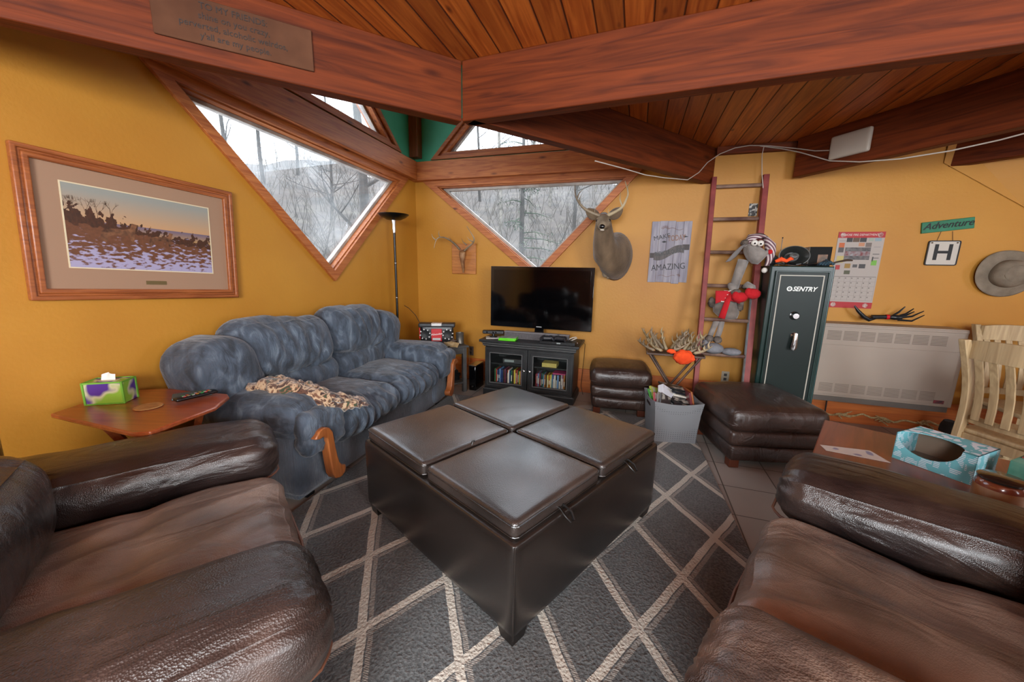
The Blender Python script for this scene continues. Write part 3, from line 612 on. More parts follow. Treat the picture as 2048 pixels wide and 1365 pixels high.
for sx in (-1,1):
    T=Matrix.Translation((sx*.80-.06,.70,.70))@Matrix.Rotation(math.radians(sx*14),4,'Y')
    b=MB(); b.puff((0,0,0),(.36,.46,.48),.13,nn=(24,24,24),bulge=(.02,.02,.02),fn=vf(sx+9,.008),T=T); b.obj('side_wing',velM,sofa)
    b=MB(); b.puff((sx*.83,.36,.27),(.30,.74,.46),.07,nn=(12,16,14),fn=lambda p,n:nz3(p,4)*.005); b.obj('arm_panel',velB,sofa)
    def gf(p,n,sx=sx):
        g=math.sin(math.atan2(p.z-.45,p.x-sx*.82)*22)*.006*max(0,1-abs(p.y-.06)/.16)
        return g+nz3(p,3,sx*4)*.014+wrink(p,(1,1,1),4,.008,sx+2)
    b=MB(); b.puff((sx*.82,.37,.515),(.37,.86,.24),.115,nn=(30,44,20),bulge=(.01,.0,.02),fn=gf); b.obj('arm_pillow',velM,sofa)
    # rolled front of the arm
    b=MB(); b.puff((sx*.83,-.045,.455),(.33,.13,.27),.065,nn=(30,8,24),fn=lambda p,n,sx=sx: math.sin(math.atan2(p.z-.42,p.x-sx*.83)*12)*.004); b.obj('arm_front',velM,sofa)
    path=[(-.105,.452),(-.075,.485),(-.035,.495),(.0,.480),(.022,.45),(.030,.40),(.036,.35),(.045,.30),(.056,.255),(.075,.225),(.102,.215),(.108,.195),(.100,.175),(.075,.160),(.045,.158),(.020,.17),(.004,.20),(-.004,.25),(-.010,.30),(-.014,.35),(-.018,.40),(-.026,.430),(-.045,.446),(-.07,.442)]
    pl_=[(sx*.84+(-sx)*-q[0]*(1 if sx<0 else 1)*-1*sx*-1,q[1]) for q in path]
    pl_=[(sx*.855+(q[0] if sx<0 else -q[0])*1.05,(q[1]-.3)*1.08+.28) for q in path]
    b=MB(); T=Matrix(((1,0,0,0),(0,0,1,0),(0,1,0,0),(0,0,0,1)))
    b.prism(pl_,-.135,-.075,T=T); b.f=[f[::-1] for f in b.f]; b.obj('arm_trim',oakM,sofa,bev=.008)
for sx in (-1,1):
    for y in (.08,.7): MB().box(sx*.85-.03,sx*.85+.03,y-.03,y+.03,.0,.05).obj('foot',blackP,sofa)
# camouflage throw
def camo():
    m=D.materials.new('camouflage_fleece'); m.use_nodes=True; n=m.node_tree; b=n.nodes['Principled BSDF']; L=n.links.new
    tc=n.nodes.new('ShaderNodeTexCoord'); t=n.nodes.new('ShaderNodeTexNoise'); t.inputs['Scale'].default_value=16; t.inputs['Detail'].default_value=2; t.inputs['Distortion'].default_value=1.5; L(tc.outputs['Object'],t.inputs['Vector'])
    r=n.nodes.new('ShaderNodeValToRGB'); r.color_ramp.interpolation='CONSTANT'; e=r.color_ramp.elements
    for p,c in ((.38,'5a3c2e'),(.46,'b59c7e'),(.54,'a88a6c'),(.58,'6b4a38'),(.64,'33402a')): e.new(p).color=lin(c)
    e[0].color=lin('33201a'); e[-1].color=lin('8a6a50'); L(t.outputs['Fac'],r.inputs['Fac']); L(r.outputs[0],b.inputs['Base Color']); b.inputs['Roughness'].default_value=.95; b.inputs['Sheen Weight'].default_value=.3
    return m
cam_pts=[FL(497,775,.66),FL(530,772,.66),FL(575,780,.655),FL(620,788,.64),FL(660,800,.60),FL(695,805,.56),FL(724,805,.545)]
c0=V(cam_pts[3]); th_=thing('throw_blanket','tan and green camouflage throw blanket bunched on the near end of the blue loveseat','blanket',(c0.x,c0.y,.5),0)
def throwfn(path,wid,hgt,seed):
    P=[V(p)-V((c0.x,c0.y,.5)) for p in path]; k=len(P)
    def f(u,v):
        t=u*(k-1); i=min(k-2,int(t)); c=P[i].lerp(P[i+1],t-i); d=(P[i+1]-P[i]).normalized(); s=d.cross(V((0,0,1))).normalized()
        a=v*2*PI; w_=wid*(.75+.5*noise.noise(V((u*5,seed,0)))); hh=hgt*(.8+.6*noise.noise(V((u*7,seed+4,1))))*math.sin(PI*min(1,max(.04,u)))**.3
        rr=1+.22*noise.noise(V((u*16+seed,math.cos(a)*1.5,math.sin(a)*1.5)))+.10*math.sin(u*70+3*math.sin(a))
        return c+s*(math.cos(a)*w_*rr)+V((0,0,math.sin(a)*hh*rr))
    return f
b=MB(); b.grid(throwfn(cam_pts,.085,.065,2),90,20); b.grid(throwfn([cam_pts[1]+V((-.02,.07,.02)),cam_pts[2]+V((0,.08,0)),cam_pts[3]+V((.02,.06,0))],.05,.05,8),30,14); b.grid(throwfn([cam_pts[4]+V((.0,-.03,.02)),cam_pts[5]+V((0,.0,.02)),cam_pts[6]+V((.02,.02,.0))],.10,.028,5),30,14)
b.obj('blanket_cloth',camo(),th_,smooth=180)
# ================================================================== LEATHER OTTOMANS
loM=leather('brown_ottoman_leather','2a1d19','5a4234','3a2a24',rough=.38,scale=3,lo=.36,hi=.8,bs=150,b=.35)
def footstool(loc,rz,sx,sy,H,label,seed,name='footstool'):
    r=thing(name,label,'ottoman',loc,rz)
    zz=[.055,.055+(H-.055)*.30,.055+(H-.055)*.58,H]
    for i,nm in ((0,'lower_tier'),(1,'middle_tier'),(2,'top_cushion')):
        g=.012 if i<2 else 0; a,c=zz[i],zz[i+1]
        ex=-.04 if i==0 else (-.015 if i==1 else .01)
        fn=(lambda p,n,i=i: nz3(p,5,seed+i)*.006+(wrink(p,(1.3,1.3,.4),3.5,.005,seed) if i==2 else 0))
        b=MB(); b.puff((0,0,(a+c)/2+.002),(sx+ex,sy+ex,c-a+.008),.035 if i<2 else .065,nn=(28,28,10),bulge=(.012,.012,.035 if i==2 else 0),fn=fn); b.obj(nm,loM,r)
    b=MB(); e=.0; hx,hy=sx/2+.006,sy/2+.006; z=zz[2]+.05
    b.tube([(-hx+.05,-hy,z),(hx-.05,-hy,z),(hx-.01,-hy+.012,z),(hx,-hy+.05,z),(hx,hy-.05,z),(hx-.012,hy-.012,z),(hx-.05,hy,z),(-hx+.05,hy,z),(-hx+.012,hy-.012,z),(-hx,hy-.05,z),(-hx,-hy+.05,z),(-hx+.012,-hy+.012,z),(-hx+.05,-hy,z)],.004,6); b.obj('piping',loM,r)
    for a in (-1,1):
        for c in (-1,1): MB().box(a*(sx/2-.07)-.035,a*(sx/2-.07)+.035,c*(sy/2-.07)-.035,c*(sy/2-.07)+.035,0,.065).obj('foot',M('block_foot','5a2a14'),r,bev=.005)
    return r
footstool((1.92,2.84,.0),math.radians(-4),.66,.70,.46,'large brown leather footstool in front of the green safe',2)
footstool((1.10,3.715,.014),math.radians(-12),.56,.52,.45,'smaller brown leather footstool beside the black media cabinet',6)
# ================================================================== MEDIA CABINET
cbM=M('black_painted_wood','1b1c1d','2a2b2c',scale=8,rough=.4,lo=.35,hi=.7); edM=M('rubbed_edge','6d6d6c',rough=.6)
cf0=V((-.322,4.079)); cf1=V((.660,3.764)); cc=(cf0+cf1)/2; ca=AB
CW=1.02; cab=thing('media_cabinet','black two-door media cabinet with glass doors under the television','cabinet',(cc.x,cc.y,.0),ca)
cw=CW/2; CD=.40
b=MB(); b.box(-cw,cw,0,CD,0,.075); b.box(-cw+.012,cw-.012,.008,CD,.075,.09); b.obj('plinth',cbM,cab,bev=.003)
b=MB(); x=cw-.02
b.box(-x,-x+.03,.02,CD,.09,.56); b.box(x-.03,x,.02,CD,.09,.56); b.box(-x,x,CD-.02,CD,.09,.56); b.box(-x,x,.02,CD,.09,.11); b.box(-x,x,.02,CD,.55,.565); b.box(-.012,.012,.03,CD,.1,.56); b.obj('carcass',cbM,cab,bev=.002)
b=MB(); b.box(-x+.03,x-.03,.06,CD-.02,.355,.367); b.obj('shelf',cbM,cab)
b=MB(); b.box(-cw+.005,cw-.005,.005,CD,.56,.575); b.box(-cw-.005,cw+.005,-.008,CD,.575,.60); b.box(-cw-.015,cw+.015,-.02,CD,.60,.612); b.box(-cw-.035,cw+.035,-.04,CD+.01,.612,.64); b.obj('cabinet_top',cbM,cab,bev=.004)
b=MB()
for z,y in ((.6005,-.0185),(.5755,-.0085),(.0752,.004)): b.box(-cw-.004,cw+.004,y-.0025,y,z-.0018,z+.0018)
b.obj('worn_edge_line',edM,cab)
cgM=M('cabinet_glass','ffffff',rough=.02,trans=1,spec=.5)
def clear_glass(name):
    m=D.materials.new(name); m.use_nodes=True; n=m.node_tree
    for q in list(n.nodes): n.nodes.remove(q)
    o=n.nodes.new('ShaderNodeOutputMaterial'); t=n.nodes.new('ShaderNodeBsdfTransparent'); t.inputs[0].default_value=(.95,.97,.96,1); g=n.nodes.new('ShaderNodeBsdfGlossy'); g.inputs['Roughness'].default_value=.02; f=n.nodes.new('ShaderNodeMath'); f.operation='MULTIPLY_ADD'; f.inputs[1].default_value=.25; f.inputs[2].default_value=.03; lw=n.nodes.new('ShaderNodeLayerWeight'); lw.inputs[0].default_value=.3; n.links.new(lw.outputs['Facing'],f.inputs[0])
    m_=n.nodes.new('ShaderNodeMixShader'); n.links.new(f.outputs[0],m_.inputs[0]); n.links.new(t.outputs[0],m_.inputs[1]); n.links.new(g.outputs[0],m_.inputs[2]); n.links.new(m_.outputs[0],o.inputs[0]); return m
cgM=clear_glass('cabinet_glass')
for sx in (-1,1):
    x0,x1=(-x+.004,-.004) if sx<0 else (.004,x-.004); z0,z1=.098,.552
    o_=[(x0,z0),(x1,z0),(x1,z1),(x0,z1)]; i_=inset(o_,.062)
    b=MB(); ring(b,o_,i_,-.002,.022); ring(b,inset(o_,.022),inset(o_,.030),-.008,.0); dr=b.obj('door',cbM,cab,bev=.002)
    b=MB(); ring(b,inset(o_,.056),inset(o_,.0605),-.0055,-.001); b.obj('worn_bead',edM,dr)
    b=MB(); q=inset(o_,.058); b.box(q[0][0],q[2][0],.008,.011,q[0][1],q[2][1]); b.obj('glass_pane',cgM,dr,smooth=0)
    b=MB(); T=Matrix.Translation((sx*.032,-.002,.325))@Matrix.Rotation(PI/2,4,'X'); b.lathe([(.005,0),(.005,.012),(.013,.016),(.015,.024),(.010,.030),(.0,.032)],16,T=T); b.obj('knob',chrome,dr)
def on_cab(x,y,z): c=V((x,y,0)); return V((cc.x+math.cos(ca)*x-math.sin(ca)*y,cc.y+math.sin(ca)*x+math.cos(ca)*y,z))
cols=['7a2a28','c9c4b8','22344e','3f6f8a','b5a24a','151515','8a3d5a','e3ded2','2f5a3a','a86a2a','5a4a8a','b03a2a','1f1f28','6a8ab0','d6c04a','402a20','9a9aa0','203a6a']
cmat=[M('case_print_'+c,c,rough=.35) for c in cols]
names={'7a2a28':'maroon','c9c4b8':'cream','22344e':'navy','3f6f8a':'teal blue','b5a24a':'mustard','151515':'black','8a3d5a':'plum','e3ded2':'white','2f5a3a':'green','a86a2a':'tan','5a4a8a':'violet','b03a2a':'red','1f1f28':'dark grey','6a8ab0':'light blue','d6c04a':'yellow','402a20':'brown','9a9aa0':'silver','203a6a':'dark blue'}
ORD='first second third fourth fifth sixth seventh eighth ninth tenth eleventh twelfth thirteenth fourteenth fifteenth sixteenth seventeenth eighteenth nineteenth twentieth twenty-first twenty-second twenty-third twenty-fourth twenty-fifth twenty-sixth'.split()
rnd=random.Random(12)
def book(name,w,d,h_,mat,label,cat,group,loc,rz,tilt=0,ry=0):
    b=MB(); b.box(-w/2,w/2,0,d,0,h_); o=b.obj(name,mat,loc=loc,bev=.0012); o.rotation_euler=(tilt,ry,rz)
    tag(o,label,cat,group)
    if rnd.random()<.5: return o
    b=MB(); b.box(-w*.3,w*.3,-.0008,.0,h_*rnd.uniform(.1,.5),h_*rnd.uniform(.6,.85)); b.obj('spine_label',M('spine_'+str(rnd.choice((0,1))),rnd.choice(('d8d2c4','b0a898')),rough=.5),o)
    return o
for side,x0,x1,grp in (('left',-.405,-.075,'disc cases behind the left cabinet door'),('right',.07,.405,'disc cases behind the right cabinet door')):
    xx=x0; k=0
    while xx<x1-.012:
        w_=rnd.choice((.012,.014,.014,.018)); i=rnd.randrange(len(cols)); hh=rnd.uniform(.17,.19) if side=='left' else rnd.uniform(.165,.185)
        l=on_cab(xx+w_/2,.07+rnd.uniform(0,.02),.1105)
        book('disc_case',w_,.13,hh,cmat[i],'%s disc case, %s from the left behind the %s cabinet glass'%(names[cols[i]],ORD[k],side),'disc case',grp,l,ca)
        xx+=w_+.0012; k+=1
l=on_cab(.33,.09,.293); 
b=MB(); b.box(-.07,.07,0,.13,0,.014); tag(b.obj('disc_case',M('pink_print','b0406a',rough=.4),loc=l,rot=(0,0,ca)),'pink disc case lying flat on the row in the right half of the cabinet','disc case')
l=on_cab(-.20,.09,.367); b=MB(); b.box(-.11,.11,0,.16,0,.05); o=b.obj('disc_player',M('dark_grey_metal','3a3a3c',rough=.4),loc=l,rot=(0,0,ca),bev=.003); tag(o,'small grey electronics box on the left shelf inside the black cabinet','electronics'); MB().box(-.09,.02,-.002,0,.015,.04).obj('display',M('display_grey','8f9896',rough=.3),o)
l=on_cab(.22,.08,.367); b=MB(); b.box(-.08,.08,0,.14,0,.045); tag(b.obj('cardboard_box',M('yellowed_card','b3a052','c2b06a',scale=5,rough=.8),loc=l,rot=(0,0,ca),bev=.002),'yellowish box on the right shelf inside the black cabinet','box')
# ---- things on the cabinet
zt=.641
tvr=on_cab(0,.27,zt)
tv=thing('television','large flat screen television with gloss black bezel on the black cabinet','television',tuple(CN+nB*.30+V((0,0,.64))),AB)
tvo=V((0,0,0)); A=LB(982,533,.30); Bq=LB(1190,536,.30); C_=LB(1184,665,.30); x0,x1,z0,z1=A.x,Bq.x,C_.z-.64,Bq.z-.64
tv.location=W_B((x0+x1)/2,-.30,.64); hw=(x1-x0)/2
b=MB(); b.box(-hw,hw,0,.045,z0,z1); b.box(-hw*.7,hw*.7,.045,.08,z0+.08,z1-.12); b.obj('housing',blackG,tv,bev=.004)
b=MB(); b.box(-hw+.035,hw-.035,-.0015,.0,z0+.058,z1-.035); b.obj('screen',M('dark_screen','030304',rough=.07,spec=.35),tv)
b=MB(); b.box(-.03,.03,-.002,0,z0+.015,z0+.024); b.obj('maker_badge',M('badge_grey','b8b8b8',metal=.5,rough=.3),tv)
b=MB(); b.box(-.05,.05,.01,.05,.01,z0+.05); b.box(-.24,.24,.004,.13,.0015,.014); b.obj('stand',blackG,tv,bev=.003)
def cabtop(px,py): 
    q=FL(px,py,zt); return q
q=cabtop(1086,676)
sb=thing('soundbar','grey fabric soundbar lying in front of the television stand','speaker',tuple(on_cab(.05,.125,zt)),ca)
MB().box(-.36,.36,0,.065,0,.075).obj('grille',M('grey_grille','4c484a','585456',scale=60,rough=.8),sb,bev=.004)
MB().box(-.363,.363,-.003,.068,.075,.080).obj('top_edge',M('soundbar_edge','8e8a8c',rough=.5),sb,bev=.001)
l=on_cab(-.44,.13,zt)
kn=thing('sensor_camera','black motion sensor camera at the left end of the cabinet top','camera',tuple(l+V((0,0,.0055))),ca+.25)
MB().box(-.12,.12,-.03,.03,.035,.075).obj('sensor_bar',blackP,kn,bev=.008); MB().lathe([(.045,0),(.045,.01),(.015,.014),(.012,.04)],16).obj('sensor_base',blackP,kn)
for i in (-.07,0,.03): MB().lathe([(.008,0),(.008,.002)],12,T=Matrix.Translation((i,-.0305,.055))@Matrix.Rotation(PI/2,4,'X')).obj('lens',blackG,kn)
b=MB(); b.box(-.09,.09,-.07,.07,0,.004); tag(b.obj('paper_sheet',M('paper_white','d6d3cc',rough=.7),loc=l+V((.01,-.03,.0)),rot=(0,0,ca+.4)),'white papers under the black sensor camera','paper')
l=on_cab(-.235,.045,zt)
gc=thing('game_case','bright green game case lying flat on the cabinet top','game case',tuple(l),ca+.05,'green game cases on the cabinet')
grnP=M('bright_green_plastic','5fd01e',rough=.3,emis=0)
for z,dx in ((0,0),(.0145,.004)):
    g=gc if z==0 else thing('game_case','upper bright green game case with a grey cover, topmost on the cabinet','game case',tuple(l+V((.004,.003,.0145))),ca+.12,'green game cases on the cabinet')
    MB().box(-.095,.095,-.068,.068,0,.014).obj('case_shell',grnP,g,bev=.003)
    MB().box(-.09,.085,-.062,.062,.014,.0146).obj('cover_sheet',M('cover_art','4a5a44','c4cfc2',scale=14,rough=.3),g)
gc['label']='lower bright green game case lying flat on the cabinet top'
l=on_cab(.33,.03,zt)
dp=thing('disc_player','flat black disc player at the right front of the cabinet top','disc player',tuple(l),ca)
MB().box(-.20,.17,-.05,.09,0,.03).obj('player_body',blackP,dp,bev=.002); MB().box(-.02,.02,-.0515,-.05,.01,.022).obj('display',M('display_grey','8f9896',rough=.3),dp)
def pad(l,rz,label):
    g=thing('game_controller',label,'game controller',tuple(l),rz,'game controllers on the disc player')
    b=MB(); b.puff((0,0,.026),(.12,.065,.034),.015,nn=(12,8,6),bulge=(0,0,.006)); b.obj('controller_body',M('charcoal_plastic','26262a',rough=.35),g,smooth=180)
    for s in (-1,1): 
        b=MB(); b.tube([(s*.04,0,.028),(s*.06,-.03,.024),(s*.066,-.055,.014)],[.026,.02,.012],10); b.obj('grip',M('charcoal_plastic','26262a',rough=.35),g)
        b=MB(); b.lathe([(.006,0),(.006,.01),(.010,.012),(.009,.016),(0,.015)],12,T=Matrix.Translation((s*.032,.008 if s<0 else -.012,.043))); b.obj('thumbstick',blackP,g)
    for i,c in enumerate(('2a9a3a','c0302a','2a4ac0','d0b020')): MB().ell((.036+.009*math.cos(i*PI/2),.016+.009*math.sin(i*PI/2),.047),.0035,8).obj('button',M('button_'+c,c,rough=.3),g)
    return g
pad(on_cab(.20,.02,zt+.030),ca+.3,'left of the two dark game controllers on the disc player'); pad(on_cab(.34,.05,zt+.030),ca-.15,'right of the two dark game controllers on the disc player')
l=on_cab(.45,.15,zt); cb=thing('disc_spindle','white disc with a looped white cable at the right end of the cabinet top','disc',tuple(l),ca)
MB().lathe([(.012,0),(.055,0),(.055,.004),(.012,.004)],28).obj('disc',M('disc_white','d5d2dc',rough=.25),cb)
MB().tube([(-.06,.02,.004),(-.05,.02,.03),(-.01,.03,.05),(.03,.03,.06),(.04,.03,.05),(.0,.03,.03),(-.04,.02,.008)],.005,8).obj('cable_loop',whiteP,cb)
# tower console beside the cabinet
p=FL(960,786,0); cs=thing('game_console','black upright game console on the floor left of the cabinet','game console',(-.50,4.20,.0),AB)
q=V((-.44,4.175)); cs.location=(q.x,q.y,.0145)
MB().box(-.045,.045,-.02,.22,.0,.29).obj('console_body',blackG,cs,bev=.012); MB().box(-.046,.046,-.024,.20,.29,.300).obj('console_cap',chrome,cs,bev=.003)
MB().lathe([(.010,0),(.010,.004)],16,T=Matrix.Translation((0,-.021,.05))@Matrix.Rotation(PI/2,4,'X')).obj('power_button',chrome,cs)
# ================================================================== END TABLE IN THE CORNER
gtM=M('grey_painted_wood','3d3c3b','4c4b49',scale=10,rough=.5); TZ=.545
tb=V((-.50,4.235)); u2_=uB.xy; n2_=V((-nB.x,-nB.y)); tc_=V((-.785,4.235)); EA=math.radians(34); u2_=V((math.cos(EA),math.sin(EA))); n2_=V((-u2_.y,u2_.x))
et=thing('end_table','grey painted end table with lower shelf in the corner','side table',(tc_.x,tc_.y,.0),EA)
MB().box(-.21,.21,-.225,.225,TZ-.025,TZ).obj('table_top',gtM,et,bev=.005)
MB().box(-.185,.185,-.20,.20,TZ-.095,TZ-.025).obj('apron',gtM,et,bev=.002)
MB().box(-.185,.185,-.20,.20,.10,.12).obj('lower_shelf',gtM,et,bev=.002)
for a in (-1,1):
    for c in (-1,1): MB().box(a*.17-.022,a*.17+.022,c*.185-.022,c*.185+.022,0,TZ-.03).obj('leg',gtM,et,bev=.003)
def on_et(x,y,z): q=tc_+u2_*x+n2_*y; return V((q.x,q.y,z))
for i,(w_,h_) in enumerate(((.24,.045),(.26,.04),(.20,.035))):
    z=.121+sum((.046,.041)[:i]); o=MB().box(-w_/2,w_/2,-.11,.10,0,h_).obj('equipment_box',blackP,loc=on_et(.03,0,z),rot=(0,0,EA),bev=.003); tag(o,'black flat box on the lower shelf of the corner table, %s of three'%('lowest','middle','topmost')[i],'box','black boxes on the corner table shelf')
# jobsite radio
rdq=V((-.845,4.20,TZ+.001)); rd=thing('jobsite_radio','red and black jobsite radio on the grey corner table','radio',tuple(rdq),.07)
redP=M('red_plastic','b5121c',rough=.32); silP=M('silver_plastic','c4c2c0',rough=.3,metal=.3)
RW=.195
b=MB(); b.puff((0,.02,.125),(2*RW-.03,.16,.19),.02,nn=(10,6,8)); b.obj('radio_body',blackP,rd)
MB().box(-.058,.058,-.068,-.055,.045,.185).obj('front_panel',redP,rd,bev=.003)
text('Milwaukee',.030,(0,-.0695,.125),M('radio_lettering','e8e4e0',rough=.4),rd,shear=.35,rot=(PI/2,math.radians(-8),0))
MB().box(-.045,.045,-.072,-.066,.055,.082).obj('display',silP,rd,bev=.002)
for s in (-1,1):
    T=Matrix.Translation((s*.125,-.062,.125))@Matrix.Rotation(PI/2,4,'X')
    MB().lathe([(.047,0),(.050,.008),(.046,.013),(.038,.010),(.0,.004)],24,T=T).obj('speaker_cone',M('speaker_mesh','101012',rough=.6),rd)
    for k in range(8):
        b=MB(); a=k*PI/4+.2; b.box(-.007,.007,-.080,-.066,-.006,.010,T=Matrix.Translation((s*.125+.052*math.cos(a),0,.125+.052*math.sin(a)))@Matrix.Rotation(-a+PI/2,4,'Y')); b.obj('guard_stud',silP,rd,bev=.002)
b=MB(); b.puff((0,-.005,.222),(2*RW+.01,.13,.045),.012,nn=(12,6,4)); b.obj('roll_bar',M('dark_grey_rubber','26272a',rough=.5),rd)
MB().box(-.058,.058,-.073,.02,.215,.249).obj('carry_handle',silP,rd,bev=.006)
b=MB(); b.puff((0,-.005,.022),(2*RW+.01,.19,.04),.012,nn=(12,6,4)); b.obj('base_bumper',M('dark_grey_rubber','26272a',rough=.5),rd)
MB().box(-RW-.002,-RW+.012,-.03,.06,.06,.19).obj('side_panel',redP,rd,bev=.003)
MB().tube([(-RW,.05,.22),(-RW-.05,.05,.32),(-RW-.12,.04,.40),(-RW-.17,.04,.43)],.0035,6).obj('antenna',blackP,rd)
cn=thing('tin_can','dull tin can with wire handle on the right of the corner table','can',(-.600,4.265,TZ+.001),0)
MB().lathe([(.045,0),(.047,.003),(.045,.008),(.045,.118),(.047,.122),(.047,.126),(.043,.126),(.043,.01),(0,.01)],28).obj('can_body',M('weathered_tin','5a5550','7c766c',scale=8,rough=.45,metal=.6),cn)
b=MB(); pts=[(math.cos(PI/2+k*PI/5)*(.05 if k%2==0 else .02),math.sin(PI/2+k*PI/5)*(.05 if k%2==0 else .02)) for k in range(10)]
b.prism(pts,-.004,.004,T=Matrix.Rotation(PI/2,4,'X')); o=b.obj('rusty_star',M('rusty_iron','3a2c24','5a4434',scale=20,rough=.8),loc=(-.655,4.13,TZ+.05),rot=(-.15,0,AB)); tag(o,'small rusty metal star leaning beside the tin can','star ornament')
rp=thing('rope_bundle','bundle of tan cord and wooden bits in front of the radio','rope',(-.70,4.07,TZ+.001),AB)
b=MB()
for k in range(5):
    rr=.03+.005*k; b.tube([(rr*math.cos(t*.5)*1.3+k*.004,rr*math.sin(t*.5)*.6,.012+.008*k+.006*math.sin(t*1.3+k)) for t in range(14)],.005,6)
b.obj('cord',M('tan_cord','a58d68',rough=.9),rp)
b=MB()
for k in range(7): b.box(-.008,.008,-.008,.008,0,.055,T=Matrix.Translation((.03+.012*k,.0,.0))@Matrix.Rotation(.15*(k-3),4,'Y'))
b.obj('wooden_bits',M('raw_wood','b09468','8a6f48',scale=20,rough=.7),rp,bev=.002)
o=MB().box(-.03,.03,-.015,.015,0,.012).obj('white_adapter',whiteP,loc=(-.93,4.06,TZ+.001),rot=(0,0,AB),bev=.003); tag(o,'small white plastic piece on the left front of the corner table','adapter')
# ================================================================== TORCHIERE LAMP
lx,ly=-1.270,4.14
lp=thing('floor_lamp','tall black torchiere floor lamp behind the far end of the loveseat','floor lamp',(lx,ly,0))
dtop=ray(787,430); zt2=1.4+dtop.z/dtop.y*ly; lm=M('black_lamp_metal','0e0d0c',rough=.3,metal=.4)
MB().lathe([(.125,0),(.13,.012),(.11,.025),(.03,.035),(.014,.05)],28).obj('base',lm,lp)
MB().lathe([(.0125,.045),(.0125,zt2-.18)],14).obj('pole',lm,lp)
for z in (zt2-.50,zt2-.87,zt2-1.24): MB().lathe([(.0135,0),(.0145,.003),(.0135,.006)],14,T=Matrix.Translation((0,0,z))).obj('pole_joint',chrome,lp)
MB().lathe([(.014,zt2-.185),(.018,zt2-.15),(.016,zt2-.10),(.024,zt2-.05),(.03,zt2-.045),(.0,zt2-.045)],20).obj('collar',chrome,lp)
MB().lathe([(.02,zt2-.055),(.07,zt2-.05),(.12,zt2-.028),(.155,zt2+.0),(.158,zt2+.006),(.152,zt2+.004),(.115,zt2-.022),(.06,zt2-.04),(0,zt2-.045)],40).obj('lamp_bowl',lm,lp)
# ================================================================== LEFT SIDE TABLE
def FT(px,py): return FL(px,py,.675)
chM=wood('cherry_table_wood','8a3c1c','b05c30','X',sc=1.5,knots=False,coat=.5,rough=.3)
ol=[(100,828),(262,866),(300,864),(430,815),(458,793),(455,788),(352,778),(330,777),(240,782)]
P=[FT(*q) for q in ol]; c=sum((V(p) for p in P),V((0,0,0)))/len(P)
st=thing('side_table','reddish cherry side table with rounded top by the left wall','side table',(c.x,c.y,0))
ply=[(p.x-c.x,p.y-c.y) for p in P]
MB().prism(ply,.653,.675).obj('table_top',chM,st,bev=.006)
for px,py,ex,ey in ((182,848,.10,-.12),(298,860,.02,-.10),(415,815,-.02,-.02),(330,800,.05,.02)):
    q=FL(px,py,.655)-V((c.x,c.y,0)); x_,y_=q.x*.86,q.y*.86
    b=MB(); b.loft([((x_,y_,.655),(.022,0,0),(0,.03,0)),((x_*.6,y_*.6,.44),(.018,0,0),(0,.024,0)),((x_*.7,y_*.7,.22),(.016,0,0),(0,.02,0)),((x_*1.0,y_*1.0,0),(.014,0,0),(0,.018,0))],4); b.obj('leg',chM,st)
b=MB(); b.tube([(ply[0][0]*.6,ply[0][1]*.6,.45),(0,0,.44),(ply[3][0]*.5,ply[3][1]*.5,.45)],.016,6); b.obj('stretcher',chM,st)
l=FT(226,803); tx=thing('tissue_box','green and purple tissue box with fruit print on the cherry side table','tissue box',(l.x,l.y,.676),math.radians(15))
tp=M('fruit_print','4f2a8a','8ab83a',scale=11,detail=1,rough=.5,c3='c9c8a0',lo=.40,hi=.56); grnE=M('green_card','6fae3a',rough=.5)
MB().box(-.08,.08,-.05,.05,.0,.115).obj('carton',tp,tx,bev=.003)
b=MB()
for s in (-1,1):
    for t in (-1,1):
        b.box(s*.081-.004,s*.081+.004,t*.051-.004,t*.051+.004,0,.117)
    b.box(-.082,.082,s*.051-.004,s*.051+.004,.110,.118); b.box(-.082,.082,s*.051-.004,s*.051+.004,.0,.006); b.box(s*.081-.004,s*.081+.004,-.05,.05,.110,.118)
b.obj('green_border',grnE,tx)
MB().lathe([(.001,0),(.045,0),(.045,.002),(.001,.002)],24,T=Matrix.Translation((0,0,.115))@Matrix.Scale(.55,4,(0,1,0))).obj('opening',M('tissue_slot','b8a88c',rough=.6),tx)
b=MB(); b.grid(lambda u,v:(-.03+.06*u,.012*math.sin(u*6)*v+.01*(v-.5),.116+.04*v*(1-.5*abs(u-.5))),8,6,th=.001); b.obj('tissue',M('tissue_white','e8e6e2',rough=.9),tx)
l=FT(297,815); o=MB().lathe([(0,0),(.055,0),(.058,.003),(.055,.006),(0,.006)],36).obj('coaster',M('tan_coaster','c39a62','a67a46',scale=40,rough=.7),loc=(l.x,l.y,.676)); tag(o,'round tan woven coaster on the cherry side table','coaster')
l=FT(385,792); o=MB().box(-.085,.085,-.05,.05,0,.012).obj('tablet_case',M('slate_cover','5f7273',rough=.5),loc=(l.x,l.y,.676),rot=(0,0,math.radians(40)),bev=.003); tag(o,'slate grey flat case beside the remote control','case')
l=FT(400,797); rm=thing('remote_control','black remote control with coloured buttons on the cherry side table','remote control',(l.x,l.y-.02,.6885),math.radians(62))
b=MB(); b.puff((0,0,.010),(.19,.046,.018),.008,nn=(14,6,4)); b.obj('remote_body',blackP,rm)
for i in range(7):
    for j in range(3): MB().box(-.06+i*.019,-.049+i*.019,-.015+j*.012,-.007+j*.012,.019,.0215).obj('button',M('btn_%d'%((i*3+j)%5),('c04040','b8b8b8','30a050','6a6a70','a89030')[(i*3+j)%5],rough=.4),rm)
